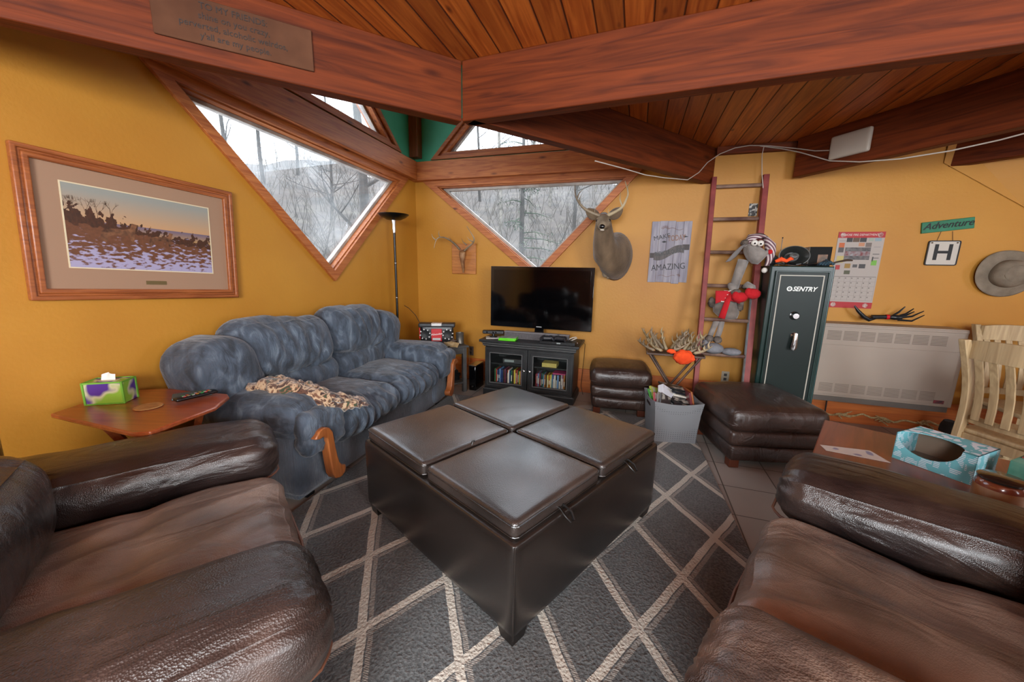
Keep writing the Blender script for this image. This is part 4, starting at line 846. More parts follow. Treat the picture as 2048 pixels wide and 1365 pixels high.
# ================================================================== FRAMED PICTURE
c1_,c2_,c3_,c4_=LL(5,275,.03),LL(462,385,.03),LL(480,595,.03),LL(70,603,.03)
cx=(c1_.x+c2_.x+c3_.x+c4_.x)/4; cz=(c1_.z+c2_.z+c3_.z+c4_.z)/4; PW=(c2_.x+c3_.x-c1_.x-c4_.x)/2; PH=(c1_.z+c2_.z-c3_.z-c4_.z)/2; tl=math.atan2((c2_.z-c1_.z+c3_.z-c4_.z)/2,PW)
pf=thing('framed_print','wide wooden framed winter landscape print with deer on the left wall','picture',tuple(W_L(cx,0,cz)),AL); pf.rotation_euler=(0,-tl,AL)
pw,ph=PW/2,PH/2; O=[(-pw,-ph),(pw,-ph),(pw,ph),(-pw,ph)]
fwM=wood('frame_wood','7a3d1a','a35d2e','X',sc=2,knots=False,coat=.3)
b=MB(); ring(b,O,inset(O,.022),-.034,-.001); ring(b,inset(O,.020),inset(O,.036),-.026,-.001); ring(b,inset(O,.034),inset(O,.058),-.032,-.001); b.obj('frame',fwM,pf,bev=.006)
b=MB(); I=inset(O,.05); b.box(I[0][0],I[2][0],-.012,-.008,I[0][1],I[2][1]); b.obj('mat_board',M('taupe_mat','97775f',rough=.8),pf,smooth=0)
J=inset(O,.155); J=[(x,z+.015) for x,z in J]
b=MB(); ring(b,inset(J,-.006),J,-.0145,-.012); b.obj('inner_bevel',M('cream_bevel','cfc0a0',rough=.7),pf)
def print_mat(w2,h2):
    m=D.materials.new('winter_dusk_print'); m.use_nodes=True; n=m.node_tree; b=n.nodes['Principled BSDF']; L=n.links.new; b.inputs['Roughness'].default_value=.35
    tc=n.nodes.new('ShaderNodeTexCoord'); sp=n.nodes.new('ShaderNodeSeparateXYZ'); L(tc.outputs['Object'],sp.inputs[0])
    def mr(s,a,b2,c=0,d=1):
        q=n.nodes.new('ShaderNodeMapRange'); q.inputs[1].default_value=a; q.inputs[2].default_value=b2; q.inputs[3].default_value=c; q.inputs[4].default_value=d; L(s,q.inputs[0]); return q.outputs[0]
    def mix(f,a,c):
        q=n.nodes.new('ShaderNodeMix'); q.data_type='RGBA'; L(f,q.inputs[0])
        for i,v in ((6,a),(7,c)):
            if isinstance(v,str): q.inputs[i].default_value=lin(v)
            else: L(v,q.inputs[i])
        return q.outputs[2]
    def nz(sx,sy,sc,det=4):
        p=n.nodes.new('ShaderNodeMapping'); p.inputs['Scale'].default_value=(sx,1,sy); L(tc.outputs['Object'],p.inputs[0]); t=n.nodes.new('ShaderNodeTexNoise'); t.inputs['Scale'].default_value=sc; t.inputs['Detail'].default_value=det; L(p.outputs[0],t.inputs['Vector']); return t.outputs['Fac']
    def mt(op,a,c):
        q=n.nodes.new('ShaderNodeMath'); q.operation=op
        for i,v in ((0,a),(1,c)):
            if isinstance(v,(int,float)): q.inputs[i].default_value=v
            else: L(v,q.inputs[i])
        return q.outputs[0]
    X,Z=sp.outputs['X'],sp.outputs['Z']
    sky=mix(mr(Z,0,h2*.9),'c09060','8d8f88')
    far=mix(mr(Z,-.02,.03),'a08058','6e6070')
    # dark brush line falling to the right
    hor=mt('ADD',mr(X,-w2,w2*.25,.105,.0),mr(nz(12,10,3),.3,.7,-.05,.05))
    brush=mix(nz(30,14,3),'23211f','5a3524')
    fieldM=mt('LESS_THAN',Z,.035); c=mix(fieldM,sky,far)
    bm=mt('LESS_THAN',Z,hor); c=mix(bm,c,brush)
    grassM=mt('LESS_THAN',Z,mt('ADD',mr(X,-w2,w2,.02,-.06),mr(nz(6,6,3),.3,.7,-.02,.02))); grass=mix(nz(18,22,3,8),'4a3024','7a4e36')
    c=mix(grassM,c,grass)
    snow=mr(mt('ADD',nz(9,24,3,8),mr(Z,-h2,0,.16,-.14)),.52,.60); c=mix(mt('MULTIPLY',snow,mt('LESS_THAN',Z,0.0)),c,'9d97b4')
    L(c,b.inputs['Base Color']); return m
w2,h2=(J[2][0]-J[0][0])/2,(J[2][1]-J[0][1])/2; jx,jz=(J[2][0]+J[0][0])/2,(J[2][1]+J[0][1])/2
b=MB(); b.box(-w2,w2,-.0135,-.0125,-h2,h2); b.obj('print_image',print_mat(w2,h2),pf,loc=(jx,0,jz),smooth=0)
rn=random.Random(3); b=MB()
def twig(p,a,L,w_,dep):
    q=(p[0]+math.cos(a)*L,p[1]+math.sin(a)*L)
    if abs(q[0])>w2 or abs(q[1])>h2: return
    s=(-math.sin(a)*w_,math.cos(a)*w_); y=-.01385
    b.add([(p[0]-s[0],y,p[1]-s[1]),(p[0]+s[0],y,p[1]+s[1]),(q[0]+s[0]*.5,y,q[1]+s[1]*.5),(q[0]-s[0]*.5,y,q[1]-s[1]*.5)],[(0,1,2,3)])
    if dep:
        for k in range(3): twig(q,a+rn.uniform(-.7,.7),L*.75,w_*.6,dep-1)
for x in (-w2*.93,-w2*.86,-w2*.74,-w2*.63,-w2*.45): twig((x,.03),PI/2+rn.uniform(-.2,.2),.045,.0016,3)
b.obj('painted_trees',M('painted_twigs','4a3428',rough=.5),pf,loc=(jx,0,jz),smooth=0)
# two painted deer, flat shapes printed in the picture
b=MB()
for ox,oz,s in ((-.10,-.012,1),(.085,-.025,.75)):
    dp_=[(-.11,-.035),(-.10,.005),(-.06,.02),(-.01,.02),(.02,.03),(.03,.06),(.055,.055),(.045,.03),(.04,0),(.03,-.05),(.02,-.05),(.015,-.01),(-.05,-.012),(-.08,-.03),(-.085,-.055),(-.095,-.055)]
    o=[(ox+x*s,oz+z*s) for x,z in dp_]; tr=geometry.tessellate_polygon([[V((x,z,0)) for x,z in o]]); b.add([(x,-.0139,z) for x,z in o],[tuple(t) for t in tr])
b.obj('painted_deer',M('painted_fur','3f281c','80563a',scale=30,rough=.5),pf,loc=(jx,0,jz),smooth=0)
MB().box(-.05,.05,-.014,-.012,0,.022).obj('title_plate',M('brass_plate','7a6a48',rough=.4,metal=.5),pf,loc=(.02,0,-ph+.085))
# ================================================================== SIGN ON THE BEAM
bd=(JN-LN).normalized(); ba=math.atan2(bd.y,bd.x); bn=V((bd.y,-bd.x))
def BMp(px,py,off=0):
    P0=V((JN.x,JN.y,0))+V((bn.x,bn.y,0))*off; n_=V((bn.x,bn.y,0)); d=ray(px,py); t=(P0-CAM).dot(n_)/d.dot(n_); q=CAM+d*t; return ((q-V((JN.x,JN.y,0))).dot(V((bd.x,bd.y,0))),q.z)
a_,b_=BMp(302,0,.006),BMp(624,60,.006); a2,b2=BMp(305,68,.006),BMp(627,142,.006)
sx0=(a_[0]+a2[0])/2; sx1=(b_[0]+b2[0])/2; z0=(b2[1]+a2[1])/2; z1=z0+b_[1]-b2[1]
sg=thing('wooden_sign','brown wooden plank sign with lettering fixed to the dark ceiling beam','sign',(JN.x+bd.x*(sx0+sx1)/2+bn.x*.001,JN.y+bd.y*(sx0+sx1)/2+bn.y*.001,(z0+z1)/2),ba)
SW=sx1-sx0; SH=z1-z0
MB().box(-SW/2,SW/2,-.012,0,-SH/2,SH/2).obj('board',M('aged_sign_board','4a2f22','5c3d2c',scale=5,rough=.85,spec=.1),sg,bev=.004)
ink=M('dark_sign_ink','1d1310',rough=.6)
for i,s in enumerate(('TO MY FRIENDS:','shine on you crazy,','perverted, alcoholic weirdos,',"y'all are my people.")):
    text(s,SH*.20,(-.01,-.013,SH/2-SH*.17-i*SH*.215),ink,sg,sx=min(1.25,SW/.62*1.0))
# ================================================================== EUROPEAN SKULL MOUNT
boneM=M('weathered_antler','54432f','a08f76',scale=5,detail=3,rough=.5,lo=.3,hi=.7,bump=.3,bscale=40,bst=(1,1,.3)); skM=M('aged_skull','6e4428','a07850',scale=12,rough=.6)
def wthing(name,label,cat,s,z,y=0,group=None): return thing(name,label,cat,tuple(W_B(s,y,z)),AB,group)
def loc3(o,px,py,off):  # local coords of a photo point at distance off from the back wall
    q=LB(px,py,off); r=V(o.location)-CN; return V((q.x-r.dot(uB),q.y-(-(r.dot(nB))),q.z-r.z))
A=LB(905,488); Bq=LB(953,549); s_c=(A.x+Bq.x)/2; z_c=(A.z+Bq.z)/2
sk=wthing('antler_skull_mount','small deer skull with antlers on a wooden plaque left of the television','antler mount',s_c,z_c)
MB().box(A.x-s_c,Bq.x-s_c,-.022,0,Bq.z-z_c,A.z-z_c).obj('plaque',wood('plaque_wood','945626','bb7a3c','X',sc=2,knots=False),sk,bev=.004)
hx=loc3(sk,925,505,.09); tp_=loc3(sk,927,546,.04)
b=MB(); b.loft([(hx+V((0,.04,.03)),(.022,0,0),(0,.02,.01)),(hx+V((0,0,.012)),(.04,0,0),(0,.03,.02)),(hx+V((0,-.01,-.03)),(.038,0,0),(0,.03,.01)),(hx.lerp(tp_,.45)+V((0,-.015,0)),(.024,0,0),(0,.022,.006)),(hx.lerp(tp_,.8),(.016,0,0),(0,.015,.004)),(tp_,(.008,0,0),(0,.008,0))],14); b.obj('skull',skM,sk)
def antler(o,base,pts,tines,r0=.014,nm='antler',mat=None):
    b=MB(); P=[base]+pts; k=len(P)
    # smooth by catmull-rom
    Q=[]
    for i in range(k-1):
        p0,p1,p2,p3=P[max(0,i-1)],P[i],P[i+1],P[min(k-1,i+2)]
        for t in (0,.25,.5,.75): Q.append(.5*((2*p1)+(-p0+p2)*t+(2*p0-5*p1+4*p2-p3)*t*t+(-p0+3*p1-3*p2+p3)*t**3))
    Q.append(P[-1]); n_=len(Q); b.tube(Q,[r0*(1-.8*(i/(n_-1))**1.3) for i in range(n_)],8)
    for a_,tip,r in tines:
        m_=(V(a_)+V(tip))/2+(V(tip)-V(a_)).cross(V((0,1,0))).normalized()*.012; b.tube([a_,V(a_).lerp(m_,.6),m_,tip],[r,r*.85,r*.6,r*.15],7)
    return b.obj(nm,mat or boneM,o,smooth=180)
g=lambda px,py,off: loc3(sk,px,py,off)
antler(sk,g(920,500,.10),[g(908,487,.14),g(893,477,.20),g(880,475,.27),g(872,481,.30),g(868,497,.32)],[(g(902,482,.17),g(897,474,.2),.008),(g(880,475,.27),g(878,461,.28),.007),(g(871,480,.3),g(863,468,.32),.008),(g(910,489,.14),g(899,473,.15),.007)],.012)
antler(sk,g(929,502,.10),[g(936,495,.16),g(946,486,.22),g(948,478,.26),g(943,468,.28),g(933,452,.30)],[(g(946,484,.24),g(934,474,.30),.007),(g(933,490,.15),g(923,477,.13),.008)],.012)
# ================================================================== DEER SHOULDER MOUNT
D0=LB(1228,490,.0); dm=wthing('deer_mount','whitetail deer shoulder mount with tall antlers on the yellow wall','deer mount',2.50,1.58)
g=lambda px,py,off: loc3(dm,px,py,off)
def furM(): return M('deer_fur','4b3b2a','76614a',scale=9,detail=6,rough=.9,bump=.5,bscale=90,sheen=.2,lo=.3,hi=.7,st=(1,1,.4))
fm=furM(); lightfur=M('pale_throat_fur','8f7f69','6f5e4a',scale=12,rough=.95,sheen=.3)
b=MB()
cN=g(1232,505,.02)
b.loft([(V((cN.x,0,-.03)),(.165,0,0),(0,0,.255)),(V((cN.x-.005,-.07,-.025)),(.178,0,0),(0,.02,.245)),(V((cN.x-.02,-.16,-.01)),(.168,0,0),(0,.04,.21)),(g(1213,508,.27)+V((0,0,.02)),(.135,0,0),(0,.06,.155)),(g(1208,486,.33)+V((0,0,.0)),(.108,0,0),(0,.08,.085)),(g(1207,460,.36),(.088,0,0),(0,.088,.035)),(g(1207,440,.375),(.07,0,0),(0,.07,.04)),(g(1207,434,.39),(.05,0,0),(0,.04,.05))],28)
body=b.obj('neck_and_shoulders',fm,dm,smooth=180)
hp=g(1207,444,.40)
b=MB(); dirh=V((.035,-1,-.28)).normalized(); upv=V((0,-.28,1)).normalized(); rv=V((1,.03,0))
R_=[(-.05,.055,.055),(0,.075,.072),(.04,.073,.072),(.08,.063,.062),(.12,.050,.050),(.155,.042,.043),(.185,.039,.037),(.20,.026,.024)]
b.loft([(hp+dirh*a+upv*(-.05*a),rv*r1,upv*r2) for a,r1,r2 in R_],20); head=b.obj('head',M('deer_face_fur','65543f','8d7d68',scale=14,detail=5,rough=.9,bump=.4,bscale=120),dm,smooth=180)
MB().ell(hp+dirh*.200+upv*(-.010),(.027,.016,.021),12).obj('nose',M('wet_nose','0b0909',rough=.2),head)
MB().ell(hp+dirh*.175+upv*(-.044),(.022,.03,.012),12).obj('chin',M('white_chin','cfc8ba',rough=.9),head)
for s in (-1,1):
    MB().ell(hp+dirh*.065+rv*(s*.056)+upv*.022,(.014,.014,.013),12).obj('eye',M('glass_eye','0a0705',rough=.05),head)
    MB().ell(hp+dirh*.165+rv*(s*.014)+upv*.012,(.006,.01,.006),8).obj('nostril',M('wet_nose','0b0909',rough=.2),head)
    e0=hp+rv*(s*.045)+upv*.035+V((0,.02,0)); ed=V((s*.95,-.1,.62)).normalized(); b=MB(); en=V((0,-1,.1)); es=ed.cross(en).normalized()
    def ear(u,v,e0=e0,ed=ed,es=es,en=en):
        L=.155; wd=.050*math.sin(PI*min(1,u*.93+.07))**.7; a=(v-.5)*2; return e0+ed*(L*u)+es*(wd*a)-en*(.028*a*a*math.sin(PI*u)-.02)
    b.grid(ear,12,8,th=.004); er=b.obj('ear',fm,dm,smooth=180)
    b=MB(); b.grid(lambda u,v: ear(.08+.8*u,.15+.7*v)+en*.0025,10,6); b.obj('inner_ear',M('inner_ear','4a3a2e','8a7a68',scale=20,rough=.9),er,smooth=180)
b=MB(); b.ell(g(1211,545,.12),(.035,.03,.05),14,fn=lambda d:.3*noise.noise(d*4)); b.ell(g(1216,552,.10),(.02,.02,.035),12,fn=lambda d:.3*noise.noise(d*5)); b.obj('chest_tuft',lightfur,dm,smooth=180)
g2=g
antler(dm,hp+rv*-.03+upv*.055,[g(1182,425,.42),g(1166,415,.45),g(1155,400,.50),g(1150,385,.52),g(1150,371,.53)],[(g(1160,409,.48),g(1163,388,.46),.007),(g(1154,398,.5),g(1167,378,.50),.008),(g(1151,388,.52),g(1155,376,.50),.006),(g(1190,427,.42),g(1193,415,.45),.006)],.017,mat=M('dark_antler','4a3c2e','8a7a64',scale=4,rough=.5))
antler(dm,hp+rv*.03+upv*.055,[g(1229,425,.42),g(1244,415,.45),g(1253,398,.50),g(1256,385,.52),g(1250,362,.53)],[(g(1244,412,.46),g(1241,384,.46),.008),(g(1256,388,.5),g(1260,363,.50),.007),(g(1219,428,.42),g(1218,417,.44),.006)],.017,mat=M('pale_antler','7a6748','b8a787',scale=4,rough=.5))
MB().ell(hp+upv*.05+V((0,.0,0)),(.045,.04,.022),14).obj('crown_tuft',M('russet_tuft','5a3320','7a4a2c',scale=20,rough=1,bump=.8,bscale=80),head)
# ================================================================== GREY INSPIRATION SIGN
A=LB(1302,446);Bq=LB(1386,440);C_=LB(1372,566);D_=LB(1297,563)
sc0=(A.x+Bq.x+C_.x+D_.x)/4; zc0=(A.z+C_.z)/2; sw=(Bq.x-A.x+C_.x-D_.x)/4; sh=(A.z+Bq.z-C_.z-D_.z)/4
gs=wthing('plank_sign','grey plank sign reading make today amazing, right of the deer mount','sign',sc0,zc0)
gpM=M('greywashed_plank','7c7884','a09ca4',scale=6,rough=.8,st=(4,1,.5))
b=MB(); rn=random.Random(5); n_=5
for k in range(n_):
    xa=-sw+2*sw*k/n_; xb=-sw+2*sw*(k+1)/n_; b.box(xa+.0008,xb-.0008,-.016,0,-sh+rn.uniform(-.008,.008),sh+rn.uniform(-.008,.012))
b.obj('planks',gpM,gs,bev=.002)
tx_=M('charcoal_lettering','1c1b1e',rough=.6); cop=M('copper_lettering','7d5a48',rough=.6)
text('MAKE',.062,(-.085,-.018,.155),tx_,gs,rot=(PI/2,math.radians(-12),0)); text('TODAY',.078,(.055,-.018,.145),cop,gs,rot=(PI/2,math.radians(-5),0),sx=.62,off=.0012)
text('AMAZING',.088,(.0,-.018,-.145),tx_,gs,rot=(PI/2,math.radians(-5),0),sx=.82)
b=MB()
def band(z0,h_,amp,x0,x1,y=-.0175,sl=.12):
    b.grid(lambda u,v:(x0+(x1-x0)*u,y,z0+sl*(x0+(x1-x0)*u)+amp*math.sin((u-.5)*PI*1.6)+h_*(v-.5)),16,1)
b.f=[];band(.0,.075,.03,-sw*.78,sw*.72); b.obj('ribbon_banner',M('dark_ribbon','4a4646','625c5a',scale=12,rough=.7,st=(6,1,1)),gs,smooth=0)
b=MB(); band(-.028,.05,0,-sw*.98,-sw*.62,-.0170,0); band(.055,.055,0,sw*.62,sw*.96,-.0170,0); b.obj('ribbon_tail',M('ribbon_tail','443f3f',rough=.7),gs,smooth=0)
text('RIDICULOUSLY',.058,(0,-.0185,.005),M('ribbon_lettering','121113',rough=.5),gs,rot=(PI/2,math.radians(-10),0),sx=.70,off=.001)
b=MB()
for k in range(9): a=.4+k*.28; b.tube([(-.06+.02*math.cos(a),-.018,.225+.02*math.sin(a)),(-.06+.045*math.cos(a),-.018,.225+.045*math.sin(a))],.0015,4)
b.tube([(-.03+.02*k,-.018,.235+.012*math.sin(k*.9)) for k in range(8)],.0015,4); b.tube([(-.09+.02*k,-.018,-.235+.01*math.sin(k*1.1)) for k in range(9)],.0015,4)
for k in range(4): a=PI+.5+k*.35; b.tube([(.12+.015*math.cos(a),-.018,-.205+.015*math.sin(a)),(.12+.035*math.cos(a),-.018,-.205+.035*math.sin(a))],.002,4)
b.obj('flourish',cop,gs)
b=MB(); b.prism([(.125,.150),(.165,.158),(.125,.172)],.0165,.0185,T=Matrix(((1,0,0,0),(0,0,-1,0),(0,1,0,0),(0,0,0,1)))); b.prism([(-.085,.108),(-.06,.098),(-.03,.108),(-.06,.120)],.0165,.0185,T=Matrix(((1,0,0,0),(0,0,-1,0),(0,1,0,0),(0,0,0,1)))); b.obj('arrow',tx_,gs,smooth=0)
# ================================================================== LADDER
redM=M('worn_red_paint','6e2626','8a3a34',scale=9,rough=.6,lo=.35,hi=.75); rungM=M('worn_rung_wood','4a2c24','7d6252',scale=7,rough=.6); blueM=M('pale_blue_paint','8296a6','a9b2b8',scale=14,rough=.6)
LT,LBt=2.30,.50   # top height, foot distance from the wall
def lad(s,z,dy=0): t=1-z/LT; return V((s,-.03-LBt*t+dy,z))
def lad_off(z): return .03+LBt*(1-z/LT)
a0=LB(1428,360,.04); a1=LB(1532,352,.04); zb=.45; q0=LB(1391,760,lad_off(zb)); q1=LB(1490,768,lad_off(zb))
def rail_s(a,q,z): return a.x+(q.x-a.x)*(2.30-z)/(2.30-q.z)
ls=(a0.x+a1.x)/2; ld=wthing('wooden_ladder','old red wooden ladder leaning on the yellow wall beside the safe','ladder',ls,0)
for a,q,nm in ((a0,q0,0),(a1,q1,1)):
    b=MB(); P=[lad(rail_s(a,q,z)-ls,z) for z in (0,LT)]; w_=.021 if nm==0 else .024
    b.loft([(P[0],(w_*1.2,0,0),(0,.042,0)),(P[1],(w_*1.2,0,0),(0,.042,0))],4)
    b.v=[]; b.f=[]; b.m=[]
    vs=[]
    for p in P:
        for dx,dy in ((-w_,-.035),(w_,-.035),(w_,.035),(-w_,.035)): vs.append((p.x+dx,p.y+dy,p.z))
    b.add(vs,[(3,2,1,0),(4,5,6,7),(0,1,5,4),(1,2,6,5),(2,3,7,6),(3,0,4,7)]); b.obj('rail',redM,ld,bev=.003)
    if nm:
        b=MB(); vs=[]; 
        for z in (.30,1.18):
            p=lad(rail_s(a,q,z)-ls,z)
            for dx,dy in ((-w_-.0015,-.034),(-w_,-.036),(-w_,.034),(-w_-.0015,.034)): vs.append((p.x+dx,p.y+dy,p.z))
        b.add(vs,[(3,2,1,0),(4,5,6,7),(0,1,5,4),(1,2,6,5),(2,3,7,6),(3,0,4,7)]); b.obj('bare_inner_face',blueM,ld)
rz_=[]
for py in (372,438,505,573,642,713):
    off=.1
    for it in range(6): q=LB(1476,py,off); off=lad_off(q.z)
    rz_.append(q.z)
rz_.append(rz_[-1]-.31); 
for z in rz_:
    p=lad(rail_s(a0,q0,z)-ls,z); r_=lad(rail_s(a1,q1,z)-ls,z); b=MB(); b.tube([p,r_],.017,8); b.obj('rung',rungM,ld)
# ================================================================== PLUSH REINDEER
def pwl(px,py,d=0):      # on the ladder plane, d towards the room
    off=.2
    for it in range(8): q=LB(px,py,off+d); off=lad_off(q.z)
    return q
rq=pwl(1440,712,0); pd=thing('plush_reindeer','grey plush reindeer in striped hat and red mittens draped through the ladder rungs','plush toy',tuple(W_B(rq.x,rq.y,rq.z)),AB)
g=lambda px,py,d: pwl(px,py,d)-rq
gy=M('grey_plush','77706b','8d8680',scale=14,rough=.95,bump=.4,bscale=200,sheen=.4); dg=M('shaggy_grey_fur','4e463f','7a6f66',scale=16,rough=1,bump=1,bscale=110); rf=M('red_felt','b3121c',rough=.95,bump=.4,bscale=120)
hc=g(1507,505,.16); b=MB()
b.loft([(g(1488,498,.14)+V((0,.01,0)),(0,0,.03),(0,.03,0)),(g(1494,500,.15),(0.0,0,.075),(.015,.075,0)),(g(1506,506,.17),(0,0,.095),(.02,.085,0)),(g(1518,512,.19),(0,0,.075),(.02,.065,0)),(g(1528,512,.21),(0.01,0,.042),(.01,.04,0)),(g(1535,505,.22),(0,0,.026),(0,.026,0)),(g(1541,500,.225),(0.0,0,.012),(0,.012,0))],20)
hd=b.obj('head',gy,pd,smooth=180)
MB().ell(g(1540,504,.235),.021,14).obj('nose',rf,hd)
for px,py,d in ((1509,486,.265),(1521,487,.27)):
    MB().ell(g(px,py,d),.027,14).obj('eye',M('eye_white','d8d4cc',rough=.3),hd); MB().ell(g(px+1,py+1,d+.026),.008,8).obj('pupil',blackG,hd)
b=MB(); b.loft([(g(1489,492,.22),(.01,0,.02),(0,.01,0)),(g(1477,503,.24),(.012,0,.045),(0,.012,0)),(g(1464,514,.25),(.01,0,.04),(0,.012,0)),(g(1453,522,.25),(.008,0,.012),(0,.006,0))],12); b.obj('ear',M('ear_plush','6f6a68',rough=.95),hd,smooth=180)
st_=M('striped_knit','b8b0b0',rough=.95)
def stripes():
    m=D.materials.new('striped_knit2'); m.use_nodes=True; n=m.node_tree; b=n.nodes['Principled BSDF']; tc=n.nodes.new('ShaderNodeTexCoord'); w_=n.nodes.new('ShaderNodeTexWave'); w_.wave_type='RINGS'; w_.inputs['Scale'].default_value=14; w_.inputs['Distortion'].default_value=1
    r=n.nodes.new('ShaderNodeValToRGB'); r.color_ramp.interpolation='CONSTANT'; e=r.color_ramp.elements; e[0].color=lin('c9c2c0'); e[1].position=.45; e[1].color=lin('8c2f3c'); x=e.new(.8); x.color=lin('57505a')
    mp=n.nodes.new('ShaderNodeMapping'); o=g(1500,520,.2); mp.inputs['Location'].default_value=(-o.x,-o.y,-o.z); n.links.new(tc.outputs['Object'],mp.inputs[0]); w_.rings_direction='SPHERICAL'
    n.links.new(mp.outputs[0],w_.inputs['Vector']); n.links.new(w_.outputs['Fac'],r.inputs[0]); n.links.new(r.outputs[0],b.inputs['Base Color']); b.inputs['Roughness'].default_value=.95; return m
stM=stripes()
b=MB(); b.loft([(g(1497,490,.16),(.03,0,.02),(0,.05,0)),(g(1500,484,.16),(.055,0,.04),(0,.075,.0)),(g(1512,474,.16),(.062,0,-.02),(0,.08,.0)),(g(1530,474,.165),(.045,0,-.035),(0,.07,0)),(g(1540,486,.18),(.045,0,-.01),(0,.055,0)),(g(1541,503,.19),(.040,0,0),(0,.045,0)),(g(1539,520,.20),(.028,0,0),(0,.032,0)),(g(1533,532,.20),(.018,0,0),(0,.02,0))],22); b.obj('knit_hat',stM,hd,smooth=180)
MB().ell(g(1529,541,.205),.024,12,fn=lambda d:.08*noise.noise(d*6)).obj('pompom',M('white_pompom','cfcac2',rough=1),hd)
MB().ell(g(1490,486,.18),(.035,.05,.028),14,fn=lambda d:.2*noise.noise(d*5)).obj('forelock',dg,hd,smooth=180)
b=MB(); b.tube([g(1487,520,.12),g(1480,540,.10),g(1473,560,.07),g(1467,580,.04)],[.045,.042,.038,.036],14); b.obj('neck',gy,pd,smooth=180)
b=MB(); b.tube([g(1459,570,.04),g(1466,576,.08),g(1471,585,.09)],[.025,.034,.03],12); b.tube([g(1487,575,.03),g(1495,570,.08),g(1503,576,.10),g(1505,583,.10)],[.02,.03,.034,.03],12); b.obj('arm',gy,pd,smooth=180)
for px,py,d in ((1479,595,.11),(1505,588,.12)): 
    b=MB(); b.ell(g(px,py,d),(.066,.05,.048),16,fn=lambda q:.07*noise.noise(q*3)); b.ell(g(px-8,py-3,d+.02),(.03,.03,.04),12); b.obj('mitten',rf,pd,smooth=180)
MB().ell(g(1472,585,.10),(.045,.045,.03),14,fn=lambda d:.25*noise.noise(d*6)).obj('fur_cuff',dg,pd,smooth=180)
b=MB(); b.loft([(g(1456,582,-.03),(.03,0,0),(0,.03,0)),(g(1453,596,-.03),(.075,0,0),(0,.06,0)),(g(1450,612,-.02),(.105,0,0),(0,.085,0)),(g(1452,625,-.02),(.11,0,0),(0,.09,0)),(g(1456,636,-.02),(.075,0,0),(0,.07,0)),(g(1456,640,-.02),(.02,0,0),(0,.02,0))],22); b.obj('belly',M('silver_belly','847b74','5d544c',scale=8,rough=.95,sheen=.5),pd,smooth=180)
b=MB(); b.grid(lambda u,v: g(1431+48*u,582+26*v-6*math.sin(u*PI)*v,.07+.02*math.sin(u*PI)),14,6,th=.006); b.obj('striped_vest',M('vest_knit','b01a24',rough=.95),pd,smooth=180)
for k in range(4): 
    b=MB(); b.tube([g(1442+2*k,603-7*k,.085),g(1452+2*k,604-7*k,.092),g(1458+2*k,602-7*k,.09)],.006,6); b.obj('vest_stripe',M('white_pompom','cfcac2'),pd)
b=MB(); b.tube([g(1462,583,.085),g(1456,600,.11),g(1449,620,.12),g(1443,637,.11)],[.026,.024,.027,.03],10,flat=.35); b.obj('scarf',rf,pd,smooth=180)
for px,py in ((1423,605),(1480,612)): MB().ell(g(px,py,.0),(.03,.04,.05),14,fn=lambda d:.3*noise.noise(d*5)).obj('shaggy_hip',dg,pd,smooth=180)
for p_ in ([(1434,640,-.02),(1426,658,-.02),(1420,672,.0)],[(1444,640,-.02),(1440,660,-.02),(1435,674,.0)]):
    MB().tube([g(*q) for q in p_],[.027,.024,.024],12).obj('leg',gy,pd,smooth=180)
for px,py in ((1419,678),(1435,680)): MB().ell(g(px,py,.01),(.038,.04,.035),14,fn=lambda d:.3*noise.noise(d*6+V((px,0,0)))).obj('fur_cuff',dg,pd,smooth=180)
fz=M('grey_felt_foot','6e6f74','7f8085',scale=30,rough=.95)
for p_,r_ in (((1427,697,.06),(.085,.085,.05)),((1462,704,.03),(.085,.06,.035)),((1410,688,-.01),(.035,.06,.045))): MB().ell(g(*p_),r_,20).obj('foot',fz,pd,smooth=180)
# ================================================================== GUN SAFE
sO=.50; A=LB(1543,533,sO); Bq=LB(1672,533,sO); gx0,gx1=2.0,2.0
gx0=LB(1542,540,sO).x; gx1=LB(1672,536,sO).x; SH_=1.468
sf=wthing('gun_safe','tall dark green steel safe with chrome dial standing against the yellow wall','safe',(gx0+gx1)/2,0,-sO); gw=(gx1-gx0)/2
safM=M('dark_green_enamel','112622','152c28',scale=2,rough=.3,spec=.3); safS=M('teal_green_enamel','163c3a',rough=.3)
MB().box(-gw,gw,.0,.44,.02,SH_).obj('safe_body',safM,sf,bev=.008)
b=MB(); o_=[(-gw+.035,.06),(gw-.035,.06),(gw-.035,SH_-.04),(-gw+.035,SH_-.04)]; b.box(o_[0][0],o_[2][0],-.012,.0,o_[0][1],o_[2][1]); dr=b.obj('safe_door',M('safe_door_green','101b19','131f1c',scale=2,rough=.4,spec=.22),sf,bev=.004)
b=MB(); ring(b,o_,inset(o_,.012),-.020,-.010); b.obj('door_edge',safM,dr,bev=.003)
b=MB(); ring(b,inset(o_,.034),inset(o_,.042),-.0135,-.012); b.obj('pinstripe',M('pinstripe_grey','a8a498',rough=.5),dr)
MB().box(gw-.014,gw-.008,-.003,.0,.02,SH_).obj('teal_edge_trim',safS,sf)  # thin teal strip down the right front edge
q=lambda px,py:LB(px,py,sO+.012)
p=q(1605,579); text('SENTRY',.052,(p.x-(gx0+gx1)/2+.012,-.0135,p.z),M('logo_silver','b9b9b4',rough=.4,metal=.3),dr,shear=.3,off=.001,sx=.9)
p2=q(1579,578); b=MB(); ring(b,[(.02*math.cos(k*PI/8),.02*math.sin(k*PI/8)) for k in range(16)],[(.012*math.cos(k*PI/8),.012*math.sin(k*PI/8)) for k in range(16)],-.0014,0); b.box(-.008,.008,-.0014,0,-.002,.002); b.obj('logo_ring',M('logo_silver','b9b9b4'),dr,loc=(p2.x-(gx0+gx1)/2,-.0125,p2.z),smooth=0)
